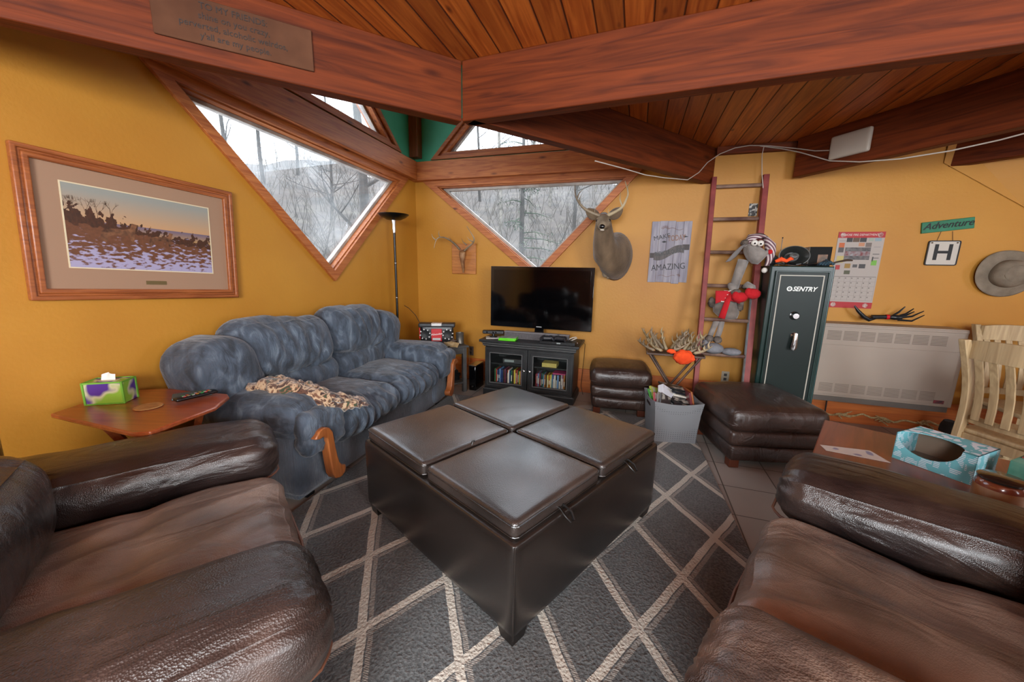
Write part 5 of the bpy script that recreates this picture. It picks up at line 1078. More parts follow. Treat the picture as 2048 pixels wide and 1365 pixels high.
p=q(1589,632); T=Matrix.Translation((p.x-(gx0+gx1)/2,-.012,p.z))@Matrix.Rotation(PI/2,4,'X')
MB().lathe([(.034,0),(.036,.006),(.030,.012),(.026,.03),(.022,.036),(0,.036)],28,T=T).obj('combination_dial',chrome,dr)
p=q(1586,682); hx_=p.x-(gx0+gx1)/2
b=MB(); b.lathe([(.028,0),(.028,.012),(.018,.02),(.016,.045),(0,.047)],20,T=Matrix.Translation((hx_,-.012,p.z+.045))@Matrix.Rotation(PI/2,4,'X')); b.loft([((hx_,-.052,p.z+.07),(.016,0,0),(0,.010,0)),((hx_,-.056,p.z+.03),(.018,0,0),(0,.012,0)),((hx_-.002,-.058,p.z-.05),(.024,0,0),(0,.012,0)),((hx_-.004,-.056,p.z-.075),(.018,0,0),(0,.008,0))],12); b.obj('handle',chrome,dr)
def on_safe(x,y,z=0): return W_B((gx0+gx1)/2+x,-sO+y,SH_+.001+z)
hl=M('hailer_grey','454845','5e615d',scale=8,rough=.4)
hn=thing('horn_speaker','grey oval horn loudspeaker lying on top of the green safe','speaker',tuple(on_safe(-.03,.14)),AB)
T=Matrix.Translation((0,0,.088))@Matrix.Rotation(math.radians(82),4,'X')@Matrix.Scale(1.35,4,(1,0,0))@Matrix.Scale(.98,4,(0,1,0))
MB().lathe([(.035,-.12),(.04,-.07),(.06,-.03),(.083,.0),(.087,.006),(.082,.007)],36,T=T,cap=False).obj('horn',hl,hn); MB().lathe([(.082,.006),(.066,-.012),(.05,-.04),(.04,-.06),(0,-.062)],36,T=T,cap=False).obj('horn_throat',M('horn_inside','2b2d2b',rough=.35),hn)
MB().lathe([(.024,-.05),(.026,.004),(.018,.014),(0,.016)],24,T=T).obj('centre_cap',hl,hn); MB().lathe([(.0,.0165),(.013,.0165),(.0,.018)],20,T=T).obj('centre_badge',M('dark_badge','241c18'),hn)
bx=thing('product_box','black cardboard box with pictures behind the horn speaker','box',tuple(on_safe(.16,.24)),AB)
MB().box(-.075,.085,-.08,.06,0,.165).obj('box_body',M('black_card','10100e',rough=.7,spec=.2),bx,bev=.002); MB().box(-.0765,-.075,-.08,.06,0,.165).obj('white_end',M('pale_card','8f8b86'),bx); MB().box(-.01,.06,-.081,-.08,.01,.10).obj('picture_panel',M('tan_print','8c5a36','46341f',scale=14,rough=.5),bx)
text('HORN',.016,(.03,-.0815,.14),M('pale_print','b8b4aa'),bx) if False else None
b=MB(); b.tube([on_safe(-.22+.03*k,.06+.04*math.sin(k*1.7),.012+.010*math.sin(k*2.1)**2) for k in range(15)],.007,6); tag(b.obj('cable_coil',blackP),'tangled black cable along the front edge of the safe top','cable')
b=MB(); b.ell(on_safe(-.20,.12,.05),(.05,.04,.05),14,fn=lambda d:.25*noise.noise(d*3)); tag(b.obj('black_pouch',M('black_nylon','0d0d0f',rough=.7)),'small black pouch at the left corner of the safe top','pouch')
orf=M('blaze_orange','e8501a',rough=.8)
b=MB(); b.tube([on_safe(-.20,.015,.035),on_safe(-.16,.012,.055),on_safe(-.12,.015,.04),on_safe(-.09,.02,.06),on_safe(-.07,.03,.055)],[.012,.02,.014,.016,.008],8); tag(b.obj('orange_strap',orf),'blaze orange strap in front of the horn speaker','strap')
b=MB()
for k in range(5): b.tube([on_safe(.10+.02*k,.03,.01),on_safe(.14+.015*k,.05,.03+.012*(k%3)),on_safe(.19+.01*k,.04,.015)],.008,6)
tag(b.obj('hand_tools',M('tool_black','141519','3f5a68',scale=20,rough=.4)),'dark tangle of small tools at the right of the safe top','tools')
b=MB(); b.tube([on_safe(.20,.06,.02),on_safe(.26,.05,.04),on_safe(.31,.05,.052),on_safe(.35,.05,.05)],[.006,.007,.009,.006],8); tag(b.obj('wood_handle',M('dark_handle','3a2a1c',rough=.5)),'dark wooden handle sticking out past the right edge of the safe top','tool')
b=MB(); b.tube([on_safe(-.11,.22,0),on_safe(-.11,.22,.24)],[.003,.0025],6); b.ell(on_safe(-.11,.22,.245),.006,8); tag(b.obj('antenna_whip',blackP),'thin black whip antenna standing behind the horn speaker','antenna')
# ================================================================== CALENDAR
A=LB(1668,466);Bq=LB(1768,462);C_=LB(1745,620);D_=LB(1661,613)
kx=(A.x+Bq.x+C_.x+D_.x)/4; kz=(A.z+Bq.z+C_.z+D_.z)/4; kw=(Bq.x-A.x+C_.x-D_.x)/4; kh=(A.z+Bq.z-C_.z-D_.z)/4
kl=wthing('wall_calendar','white wall calendar with red bands and fire truck photo right of the safe','calendar',kx,kz)
MB().box(-kw,kw,-.004,0,-kh,kh).obj('calendar_sheet',M('calendar_paper','a49b94',rough=.7),kl)
cr_=M('calendar_red','a01c22',rough=.6); dk=M('calendar_ink','33302f',rough=.7)
MB().box(-kw,kw,-.0055,-.004,kh-.052,kh).obj('header_band',cr_,kl); MB().box(-kw,kw,-.0055,-.004,-kh,-kh+.055).obj('footer_band',cr_,kl)
text('HOSE FIRE DEPARTMENT',.026,(0,-.006,kh-.027),M('calendar_white','c8c0b8'),kl,sx=.85); 
for s in (-1,1): MB().lathe([(0,0),(.02,0),(.02,.001),(0,.001)],16,T=Matrix.Translation((s*(kw-.035),-.0055,kh-.027))@Matrix.Rotation(PI/2,4,'X')).obj('crest',M('crest_print','b9a9a0','8a3a3a',scale=60,rough=.6),kl); MB().lathe([(0,0),(.02,0),(.02,.001),(0,.001)],16,T=Matrix.Translation((s*(kw-.05),-.0055,-kh+.028))@Matrix.Rotation(PI/2,4,'X')).obj('crest',M('crest_print','b9a9a0'),kl)
def kp(x0,x1,z0,z1,c,c2=None,y=0): MB().box(kw*x0,kw*x1,-.0048-y,-.004,kh*z0,kh*z1).obj('printed_panel',M('kp_'+c,c,c2,scale=30,rough=.6) if c2 else M('kp_'+c,c,rough=.6),kl)
kp(-.60,.50,.28,.60,'6e6a68','3e3b3c'); kp(-.60,.50,.38,.50,'6e2424','8a8a8c',.0003)
for x0,x1,z0,z1,c in ((-.9,-.66,.60,.72,'b0582a'),(-.9,-.66,.47,.60,'4a4644'),(-.6,-.35,.74,.86,'2c2a2a'),(-.33,-.05,.74,.86,'54402e'),(-.03,.25,.74,.86,'2f2f30'),(.35,.55,.76,.85,'8f9a8c'),(.6,.88,.76,.86,'7f939a'),(-.05,.2,.63,.72,'b07a5a'),(.25,.5,.61,.72,'6a5e58'),(.62,.85,.14,.27,'6aa03a'),(-.9,-.6,.2,.38,'b0a060'),(-.5,-.25,.06,.18,'8a6a2a'),(-.15,.05,.08,.16,'4a4a4a'),(.12,.4,.06,.17,'3c3a3a'),(-.48,-.22,-.10,.0,'4a4a34'),(.62,.9,.42,.44,'5a5654'),(.62,.9,.32,.34,'5a5654'),(.62,.9,.6,.62,'8a8684'),(-.9,-.6,.76,.78,'8a8684'),(.62,.68,.24,.36,'3a3838'),(-.9,-.7,.02,.14,'a23030')): kp(x0,x1,z0,z1,c)
b=MB(); b.box(-kw*.95,kw*.95,-.0047,-.004,-kh*.17,-kh*.155)
for r_ in range(1,6): b.box(-kw*.95,kw*.95,-.0046,-.004,-kh*(.165+.125*r_)-.0006,-kh*(.165+.125*r_)+.0006)
for c in range(8): b.box(-kw*.95+kw*1.9*c/7-.0005,-kw*.95+kw*1.9*c/7+.0005,-.0046,-.004,-kh*.79,-kh*.165)
for r_ in range(5):
    for c in range(7): b.box(-kw*.95+kw*1.9*c/7+.004,-kw*.95+kw*1.9*c/7+.014,-.0047,-.004,-kh*(.165+.125*r_)-.018,-kh*(.165+.125*r_)-.008)
b.obj('date_grid',M('faint_grid_ink','6f6862'),kl)
# ================================================================== ADVENTURE AND H SIGNS, HAT
A=LB(1843,446);Bq=LB(1950,434);C_=LB(1949,457);D_=LB(1841,468); ax=(A.x+Bq.x)/2; az=(A.z+Bq.z+C_.z+D_.z)/4; aw=(Bq.x-A.x)/2; ah=(A.z-D_.z+Bq.z-C_.z)/4
at=math.atan2(Bq.z-A.z,Bq.x-A.x)
ad=wthing('adventure_sign','small green wooden plaque reading adventure, tilted above the letter sign','sign',ax,az); ad.rotation_euler=(0,-at,AB)
MB().box(-aw,aw,-.016,0,-ah,ah).obj('board',M('teal_green_board','15603f','1f7352',scale=10,rough=.5),ad,bev=.004)
text('Adventure',.075,(.0,-.017,.005),blackP,ad,shear=.4,off=.0012,sx=1.0)
MB().box(-.055,-.045,-.0165,-.016,-.03,.02).obj('white_highlight',M('pale_print','b8b4aa'),ad) if False else None
A=LB(1857,483);Bq=LB(1922,480);C_=LB(1910,532);D_=LB(1845,531); hx0=(A.x+Bq.x+C_.x+D_.x)/4; hz0=(A.z+Bq.z+C_.z+D_.z)/4; hw_=(Bq.x-A.x+C_.x-D_.x)/4; hh_=(A.z+Bq.z-C_.z-D_.z)/4
hs=wthing('letter_sign','white framed sign with black letter H hanging below the green plaque','sign',hx0,hz0)
cr2=[(hw_-.015+.015*math.cos(a),hh_-.015+.015*math.sin(a)) for a in (0,PI/4,PI/2)]; rr=cr2+[(-x,z) for x,z in cr2[::-1]]+[(-x,-z) for x,z in cr2]+[(x,-z) for x,z in cr2[::-1]]
TX=Matrix(((1,0,0,0),(0,0,1,0),(0,1,0,0),(0,0,0,1)))
b=MB(); b.prism(rr,-.010,-.001,T=TX); b.f=[f[::-1] for f in b.f]; b.obj('plate',M('sign_white','b9b2a8',rough=.6),hs,smooth=0)
b=MB(); ring(b,[(x*1.0,z*1.0) for x,z in rr],inset(rr,.008),-.014,-.001); b.obj('border',blackP,hs)
text('H',.185,(0,-.0115,0),blackP,hs,off=.003,sx=1.05)
b=MB(); b.tube([(-hw_*.5,-.006,hh_-.01),(-hw_*.35,-.006,hh_+.075)],.002,5); b.tube([(hw_*.5,-.006,hh_-.01),(hw_*.35,-.006,hh_+.075)],.002,5); b.obj('twine',M('twine','6a5238',rough=.9),hs)
for s in (-1,1): MB().ell((s*hw_*.78,-.0115,hh_*.82),(.008,.003,.006),8).obj('rusty_screw',M('rusty_iron','3a2c24'),hs)
hc=LB(2020,548,.06); ht=wthing('sun_hat','khaki canvas hat with wide brim hanging on the wall at the right edge','hat',hc.x,hc.z,-.005)
hM=M('khaki_canvas','6e6354','827666',scale=12,rough=.9,bump=.3,bscale=200)
T=Matrix.Rotation(math.radians(90),4,'X')@Matrix.Scale(1.15,4,(1,0,0))
def brim(u,v):
    a=u*2*PI; r=.11+.095*v; w_=.02+.03*v*math.sin(a*2+1)+.012*math.sin(3*a); return V((math.cos(a)*r*1.0,-.012-w_*.6-.018*v*v*0-.01*(1-v),math.sin(a)*r*.92))
b=MB(); b.grid(brim,48,8,th=.003); b.obj('brim',hM,ht,smooth=180)
b=MB(); b.grid(lambda u,v:V((math.cos(u*2*PI)*(.118-.045*v**3),-.03-.09*v**.8+.006*math.sin(u*8*PI)*v,math.sin(u*2*PI)*(.112-.045*v**3))),40,8); b.ell((0,-.115,0),(.074,.012,.068),20); b.obj('crown',hM,ht,smooth=180)
for z in (-.02,.02): MB().lathe([(.003,0),(.006,0),(.006,.002),(.003,.002)],12,T=Matrix.Translation((-.088,-.075,z))@Matrix.Rotation(-PI/3,4,'Z')@Matrix.Rotation(PI/2,4,'X')).obj('eyelet',M('brass','5a5040',metal=.7,rough=.4),ht)
# ================================================================== HEATER
hO=.22; X0=LB(1640,647,hO).x; X1=LB(1942,657,hO).x; HZ0,HZ1=.30,.975
hM_=M('beige_enamel','988b7e','8f8276',scale=1.5,rough=.45); gd=M('vent_slot','6b5f55',rough=.7)
he=wthing('wall_heater','wide beige wall heater with slotted vents under the calendar','heater',(X0+X1)/2,HZ0,0); w_=(X1-X0)/2; H_=HZ1-HZ0
MB().box(-w_,w_,-hO,-.001,0,H_).obj('cabinet',hM_,he,bev=.006)
MB().box(-w_+.01,w_-.01,-hO+.02,-.02,-.05,0).obj('lower_plenum',M('plenum_grey_metal','5a534d',rough=.6),he)  # plain grey metal, darker than the heater cabinet
MB().box(-w_+.005,w_-.005,-hO-.010,-hO,H_-.03,H_-.012).obj('top_lip',hM_,he,bev=.003)
MB().box(-w_+.02,w_-.03,-hO-.006,-hO,.02,H_-.19).obj('front_panel',hM_,he,bev=.003)
for k in range(7):
    xa=-w_+.07+k*(2*w_-.18)/7; xb=xa+(2*w_-.18)/7-.018
    b=MB(); 
    for j in range(7): b.box(xa,xb,-hO-.002,-hO+.001,H_-.145+j*.0125,H_-.145+j*.0125+.006)
    b.obj('upper_vent',gd,he)
    b=MB()
    for j in range(7): b.box(xa,xb,-hO-.0075,-hO-.005,.05+j*.012,.05+j*.012+.0045)
    b.obj('lower_vent',gd,he)
MB().box(w_-.13,w_-.06,-hO-.008,-hO-.005,.03,.06).obj('maker_label',M('label_dark','2c2428','7a2a34',scale=30,rough=.5),he)
ra_=thing('antler_rattle','black plastic rattling antlers with red band lying on the wall heater','hunting call',tuple(W_B(LB(1790,640,.12).x,-.12,HZ1+.004)),AB)
gq=lambda px,py: (lambda q: V((q.x-LB(1790,640,.12).x,0,q.z-HZ1-.004)))(LB(px,py,.12))
bp_=M('black_horn_plastic','14171a',rough=.3)
MB().tube([gq(1709,612),gq(1716,622),gq(1728,634),gq(1738,640),gq(1750,636)],[.006,.013,.017,.017,.014],10).obj('horn',bp_,ra_)
MB().tube([gq(1742,634)+V((0,-.01,0)),gq(1770,634)+V((0,-.01,0))],.018,12).obj('grip',bp_,ra_)
MB().tube([gq(1770,634)+V((0,-.01,0)),gq(1776,634)+V((0,-.01,0))],.022,12).obj('red_band',redP,ra_)
MB().ell(gq(1790,635)+V((0,-.01,0)),(.05,.02,.022),14,fn=lambda d:.2*noise.noise(d*3)).obj('palm',bp_,ra_)
for a_,c_,d_ in (((1785,632),(1795,624),(1806,613)),((1792,634),(1808,628),(1823,617)),((1795,636),(1820,633),(1843,622)),((1795,640),(1820,642),(1844,630)),((1790,633),(1808,631),(1824,623))):
    MB().tube([gq(*a_),gq(*c_)+V((0,-.02,0)),gq(*d_)+V((0,-.03,0))],[.009,.008,.004],8).obj('tine',bp_,ra_)
# ================================================================== OUTLETS, DEVICE, CABLES
def outlet(px,py,mat,label,off=0):
    q=LB(px,py,off); o=wthing('wall_outlet',label,'outlet',q.x,q.z,-off)
    MB().box(-.036,.036,-.006,0,-.058,.058).obj('cover_plate',mat,o,bev=.002)
    for z in (-.025,.02): MB().box(-.014,.014,-.008,-.006,z-.012,z+.016).obj('socket',M('socket_dark','2a2624') ,o)
    return o
o=outlet(1506,420,M('tin_pattern','1a1a1a','b0aca4',scale=45,rough=.5,lo=.48,hi=.55),'black and white patterned switch plate behind the ladder'); 
outlet(1450,754,M('ivory_plate','9a8f7c'),'ivory outlet cover low on the wall behind the ladder')
outlet(942,702,M('brown_plate','5a4a3c'),'brown wall outlet between the corner table and the media cabinet')
o=MB().tube([W_B(LB(942,700).x,-.03,LB(942,700).z),W_B(LB(940,720).x,-.04,.45),W_B(LB(943,745).x,-.06,.25),W_B(LB(941,760).x,-.09,.12),W_B(LB(936,772).x,-.12,.03)],.0035,6).obj('power_cord',M('tan_cord','a58d68')); tag(o,'tan power cord hanging from the outlet beside the corner table','cord')
o=MB().tube([on_cab(.52,.30,.645),on_cab(.56,.34,.60),on_cab(.55,.36,.40),on_cab(.53,.40,.1),on_cab(.56,.38,.008)],.003,6).obj('power_cord',blackP); tag(o,'thin black cord dropping behind the right side of the media cabinet','cord')
bn1=(EN-JN).normalized(); nb1=V((bn1.y,-bn1.x,0))
def PL(px,py,P0,n_,off):
    P0=V((P0[0],P0[1],0))+n_*off; d=ray(px,py); t=(P0-CAM).dot(n_)/d.dot(n_); return CAM+d*t
n3=V((-d3.normalized().y*-1,d3.normalized().x*-1,0)); n3=V((d3.normalized().y,-d3.normalized().x,0))
wc=M('white_cable','b3aaa0',rough=.5)
c1p=[PL(*q,JN,nb1,.008) for q in ((1190,322),(1250,338),(1290,350),(1330,356),(1375,360),(1398,345),(1415,325))]+[V(W_B(*( (lambda q:(q.x,q.y,q.z))(LB(px,py,.06))))) for px,py in ((1440,308),(1470,296),(1500,291),(1540,292))]+[PL(*q,p3,n3,.01) for q in ((1600,298),(1630,302),(1660,301))]
tag(MB().tube(c1p,.004,6).obj('white_cable',wc),'white cable running along the beams to the white router','cable')
c2p=[V(W_B(*( (lambda q:(q.x,q.y,q.z))(LB(px,py,.06))))) for px,py in ((1520,292),(1560,297))]+[PL(*q,p3,n3,.02) for q in ((1600,305),(1660,322),(1720,324))]+[PL(*q,p3,n3,.0) for q in ((1800,318),)]+[PL(*q,p3,n3,-.1) for q in ((1900,302),(2000,280),(2090,256))]
tag(MB().tube(c2p,.0045,6).obj('white_cable',wc),'white cable sagging below the router towards the right edge','cable')
c3p=[V(W_B(*( (lambda q:(q.x,q.y,q.z))(LB(px,py,.09))))) for px,py in ((1528,293),(1524,310),(1524,350),(1527,385),(1529,400),(1528,420))]
tag(MB().tube(c3p,.0035,6).obj('white_cable',wc),'thin white cord hanging down the right rail of the ladder','cable')
dc=PL(1700,288,p3,n3,.02); dz=math.atan2(d3.y,d3.x); rt_=thing('wifi_router','white rounded square router mounted on the ceiling beam','router',tuple(dc),dz)
ex=[PL(*q,p3,n3,.0) for q in ((1660,288),(1736,284))]; rw=(ex[1]-ex[0]).length/2
b=MB(); b.puff((0,0,0),(rw*2,.035,.175),.016,nn=(16,6,12),bulge=(0,.008,0)); b.obj('router_shell',M('router_white','a89e92',rough=.45),rt_,smooth=180)
# ================================================================== FOLDING STAND WITH ANTLERS
tq=LB(1358,706,.50); tz=tq.z; fs=thing('folding_stand','low folding stand with crossed legs holding shed antlers left of the ladder','stand',tuple(W_B(tq.x-.02,-.42,0)),AB)
brz=M('dark_bronze_metal','3a2a22','5a4234',scale=8,rough=.5)
b=MB(); b.box(-.27,.24,-.13,.13,tz-.03,tz-.012); ring(b,[(-.27,tz-.03),(.24,tz-.03),(.24,tz),(-.27,tz)],[(-.26,tz-.03),(.23,tz-.03),(.23,tz),(-.26,tz)],-.13,-.12); b.obj('tray',brz,fs,bev=.003)
for s in (-1,1):
    MB().tube([(-.24,s*.11,tz-.03),(.18,s*.11,0.0)],.011,8).obj('leg',brz,fs); MB().tube([(.21,s*.10,tz-.03),(-.20,s*.10,0)],.011,8).obj('leg',brz,fs)
MB().tube([(-.03,-.115,tz*.48),(-.03,.115,tz*.48)],.007,6).obj('cross_bar',brz,fs)
def shed(c,ax,sc,seed,label,hand):
    o=thing('shed_antler',label,'antler',tuple(c),0,None); rn=random.Random(seed); d=V(ax).normalized(); sd=d.cross(V((0,0,1))).normalized()
    P=[V((0,0,0))]
    for k in range(4): d=(d+V((0,0,.20))+sd*.28*hand).normalized(); P.append(P[-1]+d*.068*sc)
    tn=[]
    for k in (1,2,3,2): tn.append((P[k],P[k]+(V((0,0,1))+sd*rn.uniform(-.5,.3)*hand+d*rn.uniform(-.3,.3)).normalized()*.10*sc*rn.uniform(.5,1.1),.012))
    antler(o,P[0],P[1:],tn,.021*sc,mat=(boneM,M('pale_antler','8a7656'))[seed%2]); MB().ell(P[0],(.02*sc,.02*sc,.015*sc),10).obj('burr',skM,o); return o
labs=['tall curved','short pale','broad three-pointed','slender upright','thick pale','small brown','long low','forked pale','brown leaning','wide pale','short upright','long pale','bent brown','stubby pale','thin grey','knobbly brown','curled pale']
rn=random.Random(8)
for k in range(17):
    x=-.24+.45*k/16; y=-.07+.13*((k*5)%3)/2; ang=rn.uniform(-.6,.6)+(PI if k<6 else 0 if k>10 else PI/2*(1 if k%2 else -1))
    c=W_B(tq.x-.02+x*.85,-.42+y,tz+.006); ax=uB*math.cos(ang)*.8-nB*(math.sin(ang)*.5)+V((0,0,.15+.5*(k%3)))
    pos=('left end','left part','middle','right part','right end')[min(4,k*5//17)]
    shed(c,ax,(.75,.9,.8)[k%3],k,'%s shed antler in the %s of the antler pile'%(labs[k],pos),1 if k%2 else -1)
oq=LB(1368,716,.60); oc2=W_B(oq.x,-.60,oq.z); og=thing('orange_cap','blaze orange knit cap hanging at the front of the antler stand','cap',tuple(oc2),AB)
MB().ell((0,.02,0),(.088,.055,.066),30,fn=lambda d:.22*noise.noise(d*2.4)+.12*noise.noise(d*6)).obj('cap_body',M('blaze_orange_knit','f0521a','d8400c',scale=8,rough=.9),og,smooth=180)
MB().ell((-.11,.03,.045),(.04,.02,.022),14,fn=lambda d:.3*noise.noise(d*3)).obj('cap_flap',M('blaze_orange_knit','f0521a'),og,smooth=180)
# ================================================================== BIN WITH CASES
B0,B1,B2=V((1.215,2.905)),V((1.555,2.875)),V((1.27,3.25)); H_=.355
bc=V((1.375,3.07)); bn_=thing('storage_bin','pale grey dotted fabric bin full of disc cases between the two leather footstools','storage bin',(bc.x,bc.y,.014),math.radians(-6))
def fabric():
    m=M('grey_dotted_fabric','7f8286',rough=.9); n=m.node_tree; b=n.nodes['Principled BSDF']; tc=n.nodes.new('ShaderNodeTexCoord'); v=n.nodes.new('ShaderNodeTexVoronoi'); v.inputs['Scale'].default_value=55; v.inputs['Randomness'].default_value=0
    r=n.nodes.new('ShaderNodeValToRGB'); r.color_ramp.elements[0].color=lin('505356'); r.color_ramp.elements[0].position=.16; r.color_ramp.elements[1].color=lin('7c7f83'); r.color_ramp.elements[1].position=.22
    n.links.new(tc.outputs['Object'],v.inputs['Vector']); n.links.new(v.outputs['Distance'],r.inputs[0]); n.links.new(r.outputs[0],b.inputs['Base Color']); return m
fb=fabric(); wx,wy=.175,.17
def wallp(u,side):
    return 0
b=MB()
nseg=24
def per(t,k,inn=0):   # rounded rectangle perimeter with slightly bulging top
    a=t*4; i=int(a)%4; f=a-int(a); hx,hy=wx*k-inn,wy*k-inn; C=[(-hx,-hy),(hx,-hy),(hx,hy),(-hx,hy)]; p=V(C[i]).lerp(V(C[(i+1)%4]),f); return p
N=48; vs=[]; fs_=[]
for lv,(z,k,inn) in enumerate(((0,.94,0),(.12,.97,0),(.25,1.02,0),(H_,1.10,0),(H_,1.10,.006),(.25,1.02,.006),(.02,.95,.006))):
    for j in range(N):
        p=per(j/N,k,inn); bul=1+.05*(z/H_)*math.sin((j/N*4)%1*PI); zz=z-(.018*math.sin((j/N*4)%1*PI) if z==H_ else 0); vs.append((p.x*bul,p.y*bul,zz))
hole=lambda lv,j:(lv in (2,5) and 36+3<=j<36+9)
for lv in range(6):
    for j in range(N):
        fs_.append((lv*N+j,lv*N+(j+1)%N,(lv+1)*N+(j+1)%N,(lv+1)*N+j))
fs_.append(tuple(range(N))[::-1]); fs_.append(tuple(6*N+j for j in range(N)))
b.add(vs,fs_); b.obj('bin_wall',fb,bn_,smooth=25)
MB().box(-wx*1.10-.003,-wx*1.07+.004,-.055,.055,H_-.085,H_-.055).obj('handle_hole',M('handle_dark','1c1418'),bn_,bev=.006)
rn=random.Random(21)
def binp(x,y,z): a=math.radians(-6); return V((bc.x+math.cos(a)*x-math.sin(a)*y,bc.y+math.sin(a)*x+math.cos(a)*y,z+.014))
spec=[('black disc case lying across the back of the grey bin','151515',(.02,.10,.40),(.0,.18,-.15),(.21,.14,.016)),
('second black disc case under the top one in the grey bin','1c1c22',(.03,.095,.375),(.0,.18,-.14),(.21,.14,.016)),
('white spined disc case in the back stack of the grey bin','c9c4b8',(.03,.09,.350),(.0,.18,-.14),(.21,.14,.016)),
('blue spined disc case in the back stack of the grey bin','3f7fa8',(.05,.085,.325),(.0,.18,-.12),(.20,.14,.016)),
('large black case in the middle of the grey bin','101012',(.07,-.0,.315),(.2,.2,-.1),(.19,.14,.022)),
('black game case leaning at the front of the grey bin','242226',(.08,-.05,.30),(.3,.25,-.1),(.19,.14,.018)),
('yellow and green printed case at the left rear of the grey bin','9aa03a',(-.10,.06,.33),(.9,.35,.5),(.19,.135,.016)),
('green printed case at the left rim of the grey bin','3f8a3a',(-.12,.03,.315),(.95,.3,.55),(.19,.135,.014)),
('white box with pale blue print leaning in the grey bin','cfd2da',(-.04,.0,.345),(.95,.55,.35),(.19,.135,.05)),
('red spined case at the front left of the grey bin','a04a50',(-.11,-.05,.31),(1.1,.4,.45),(.17,.12,.014)),
('grey striped case at the front left of the grey bin','6e6a66',(-.09,-.07,.315),(1.15,.5,.45),(.17,.12,.014)),
('dark case beside the striped one in the grey bin','3a3434',(-.07,-.085,.315),(1.15,.5,.45),(.17,.12,.014)),
('orange and brown case standing at the right of the grey bin','9a5a34',(.145,.03,.335),(1.35,.1,1.45),(.19,.135,.014)),
('maroon spined case at the right rim of the grey bin','6a2a30',(.125,.0,.335),(1.35,.1,1.4),(.19,.135,.014)),
('black case with pink edge lying at the front rim of the grey bin','2a2024',(.07,-.09,.285),(.45,.25,-.15),(.17,.12,.016))]
for lb,c,p,e,(a,bb,cc_) in spec:
    o=thing('disc_case',lb,'disc case',tuple(binp(*p)),0,'disc cases in the grey bin'); o.rotation_euler=e
    MB().box(-a/2,a/2,-bb/2,bb/2,-cc_/2,cc_/2).obj('case_shell',M('bincase_'+c,c,rough=.3),o,bev=.0015)
    MB().box(-a*.46,a*.46,-bb*.45,bb*.45,cc_/2,cc_/2+.0006).obj('cover_sheet',M('bincover_'+c,c,'a8a49a',scale=16,detail=2,rough=.3,lo=.5,hi=.62),o)
# ================================================================== DINING CHAIRS AND TABLE
ckM=wood('pale_dining_wood','998260','b8a27c','Z',sc=1.3,knots=False,coat=.1,rough=.5)
def dchair(loc,rz,label,H=1.03,W=.45):
    r=thing('dining_chair',label,'chair',loc,rz)   # sitter faces +y, back at y=0
    def bx(z): # curved back profile
        t=(z-.45)/(H-.45); return -.02-.11*max(0,t)**1.4+.028*math.sin(max(0,min(1,t))*PI*1.2)
    for s in (-1,1):
        b=MB(); zs=[0,.2,.42,.5,.6,.7,.8,.9,H]; vs=[]
        for z in zs:
            y=bx(z) if z>.45 else -.02-.06*(.45-z)*1.0
            for dx,dy in ((-.018,-.024),(.018,-.024),(.018,.024),(-.018,.024)): vs.append((s*(W/2-.02)+dx,y+dy,z))
        n_=len(zs); fs=[(3,2,1,0),tuple((n_-1)*4+k for k in range(4))]+[(i*4+k,i*4+(k+1)%4,(i+1)*4+(k+1)%4,(i+1)*4+k) for i in range(n_-1) for k in range(4)]
        b.add(vs,fs); b.obj('back_post',ckM,r,bev=.004)
        b=MB(); b.loft([((s*(W/2-.03),.40,.43),(.022,0,0),(0,.022,0)),((s*(W/2-.03),.40,0),(.016,0,0),(0,.016,0))],4); b.obj('front_leg',ckM,r)
        MB().box(s*(W/2-.03)-.01,s*(W/2-.03)+.01,0,.40,.20,.23).obj('side_stretcher',ckM,r)
    def rail(z0,z1,nm,crv=.03):
        b=MB(); b.grid(lambda u,v:V(((u-.5)*(W-.06),bx((z0+z1)/2)-crv*(1-(2*u-1)**2)-(.0)+.012,z0+(z1-z0)*v+(.012*(1-(2*u-1)**2) if v>.5 and nm=='top_rail' else 0))),12,1,th=.024); b.obj(nm,ckM,r)
    rail(H-.115,H-.005,'top_rail'); rail(.50,.545,'lower_rail')
    for k in range(5):
        x=-.14+.07*k; b=MB(); cv=.03*(1-(x/(W/2))**2); zs=[.53,.62,.71,.80,.87,H-.105]
        vs=[]
        for z in zs:
            y=bx(z)-cv
            for dx,dy in ((-.019,-.005),(.019,-.005),(.019,.005),(-.019,.005)): vs.append((x+dx,y+dy,z))
        n_=len(zs); b.add(vs,[(3,2,1,0),tuple((n_-1)*4+q for q in range(4))]+[(i*4+q,i*4+(q+1)%4,(i+1)*4+(q+1)%4,(i+1)*4+q) for i in range(n_-1) for q in range(4)]); b.obj('slat',ckM,r,bev=.002)
    b=MB(); b.puff((0,.21,.445),(W+.0,.44,.03),.012,nn=(14,14,3)); b.obj('seat',ckM,r)
    MB().box(-W/2+.03,W/2-.03,.38,.40,.37,.43).obj('front_apron',ckM,r); MB().box(-W/2+.03,W/2-.03,-.02,.0,.37,.43).obj('rear_apron',ckM,r)
    return r
dchair((2.93,2.085,0),math.radians(-82),'pale slatted dining chair nearest the camera at the right edge')
dchair((3.91,2.84,0),math.radians(162),'lighter dining chair behind the near one, back against the wall side',H=1.03)
tb_=thing('dining_table','warm wooden dining table at the right edge between the two pale chairs','dining table',(3.98,1.93,0),math.radians(-10))
tM=wood('honey_table_wood','a8642a','c98a48','X',knots=False,coat=.3)
MB().box(-.60,.9,-.42,.42,.72,.75).obj('table_top',tM,tb_,bev=.006); MB().box(-.48,.85,-.36,.36,.62,.72).obj('apron',wood('darker_table_wood','7a3c18','945024','X',knots=False),tb_,bev=.003)
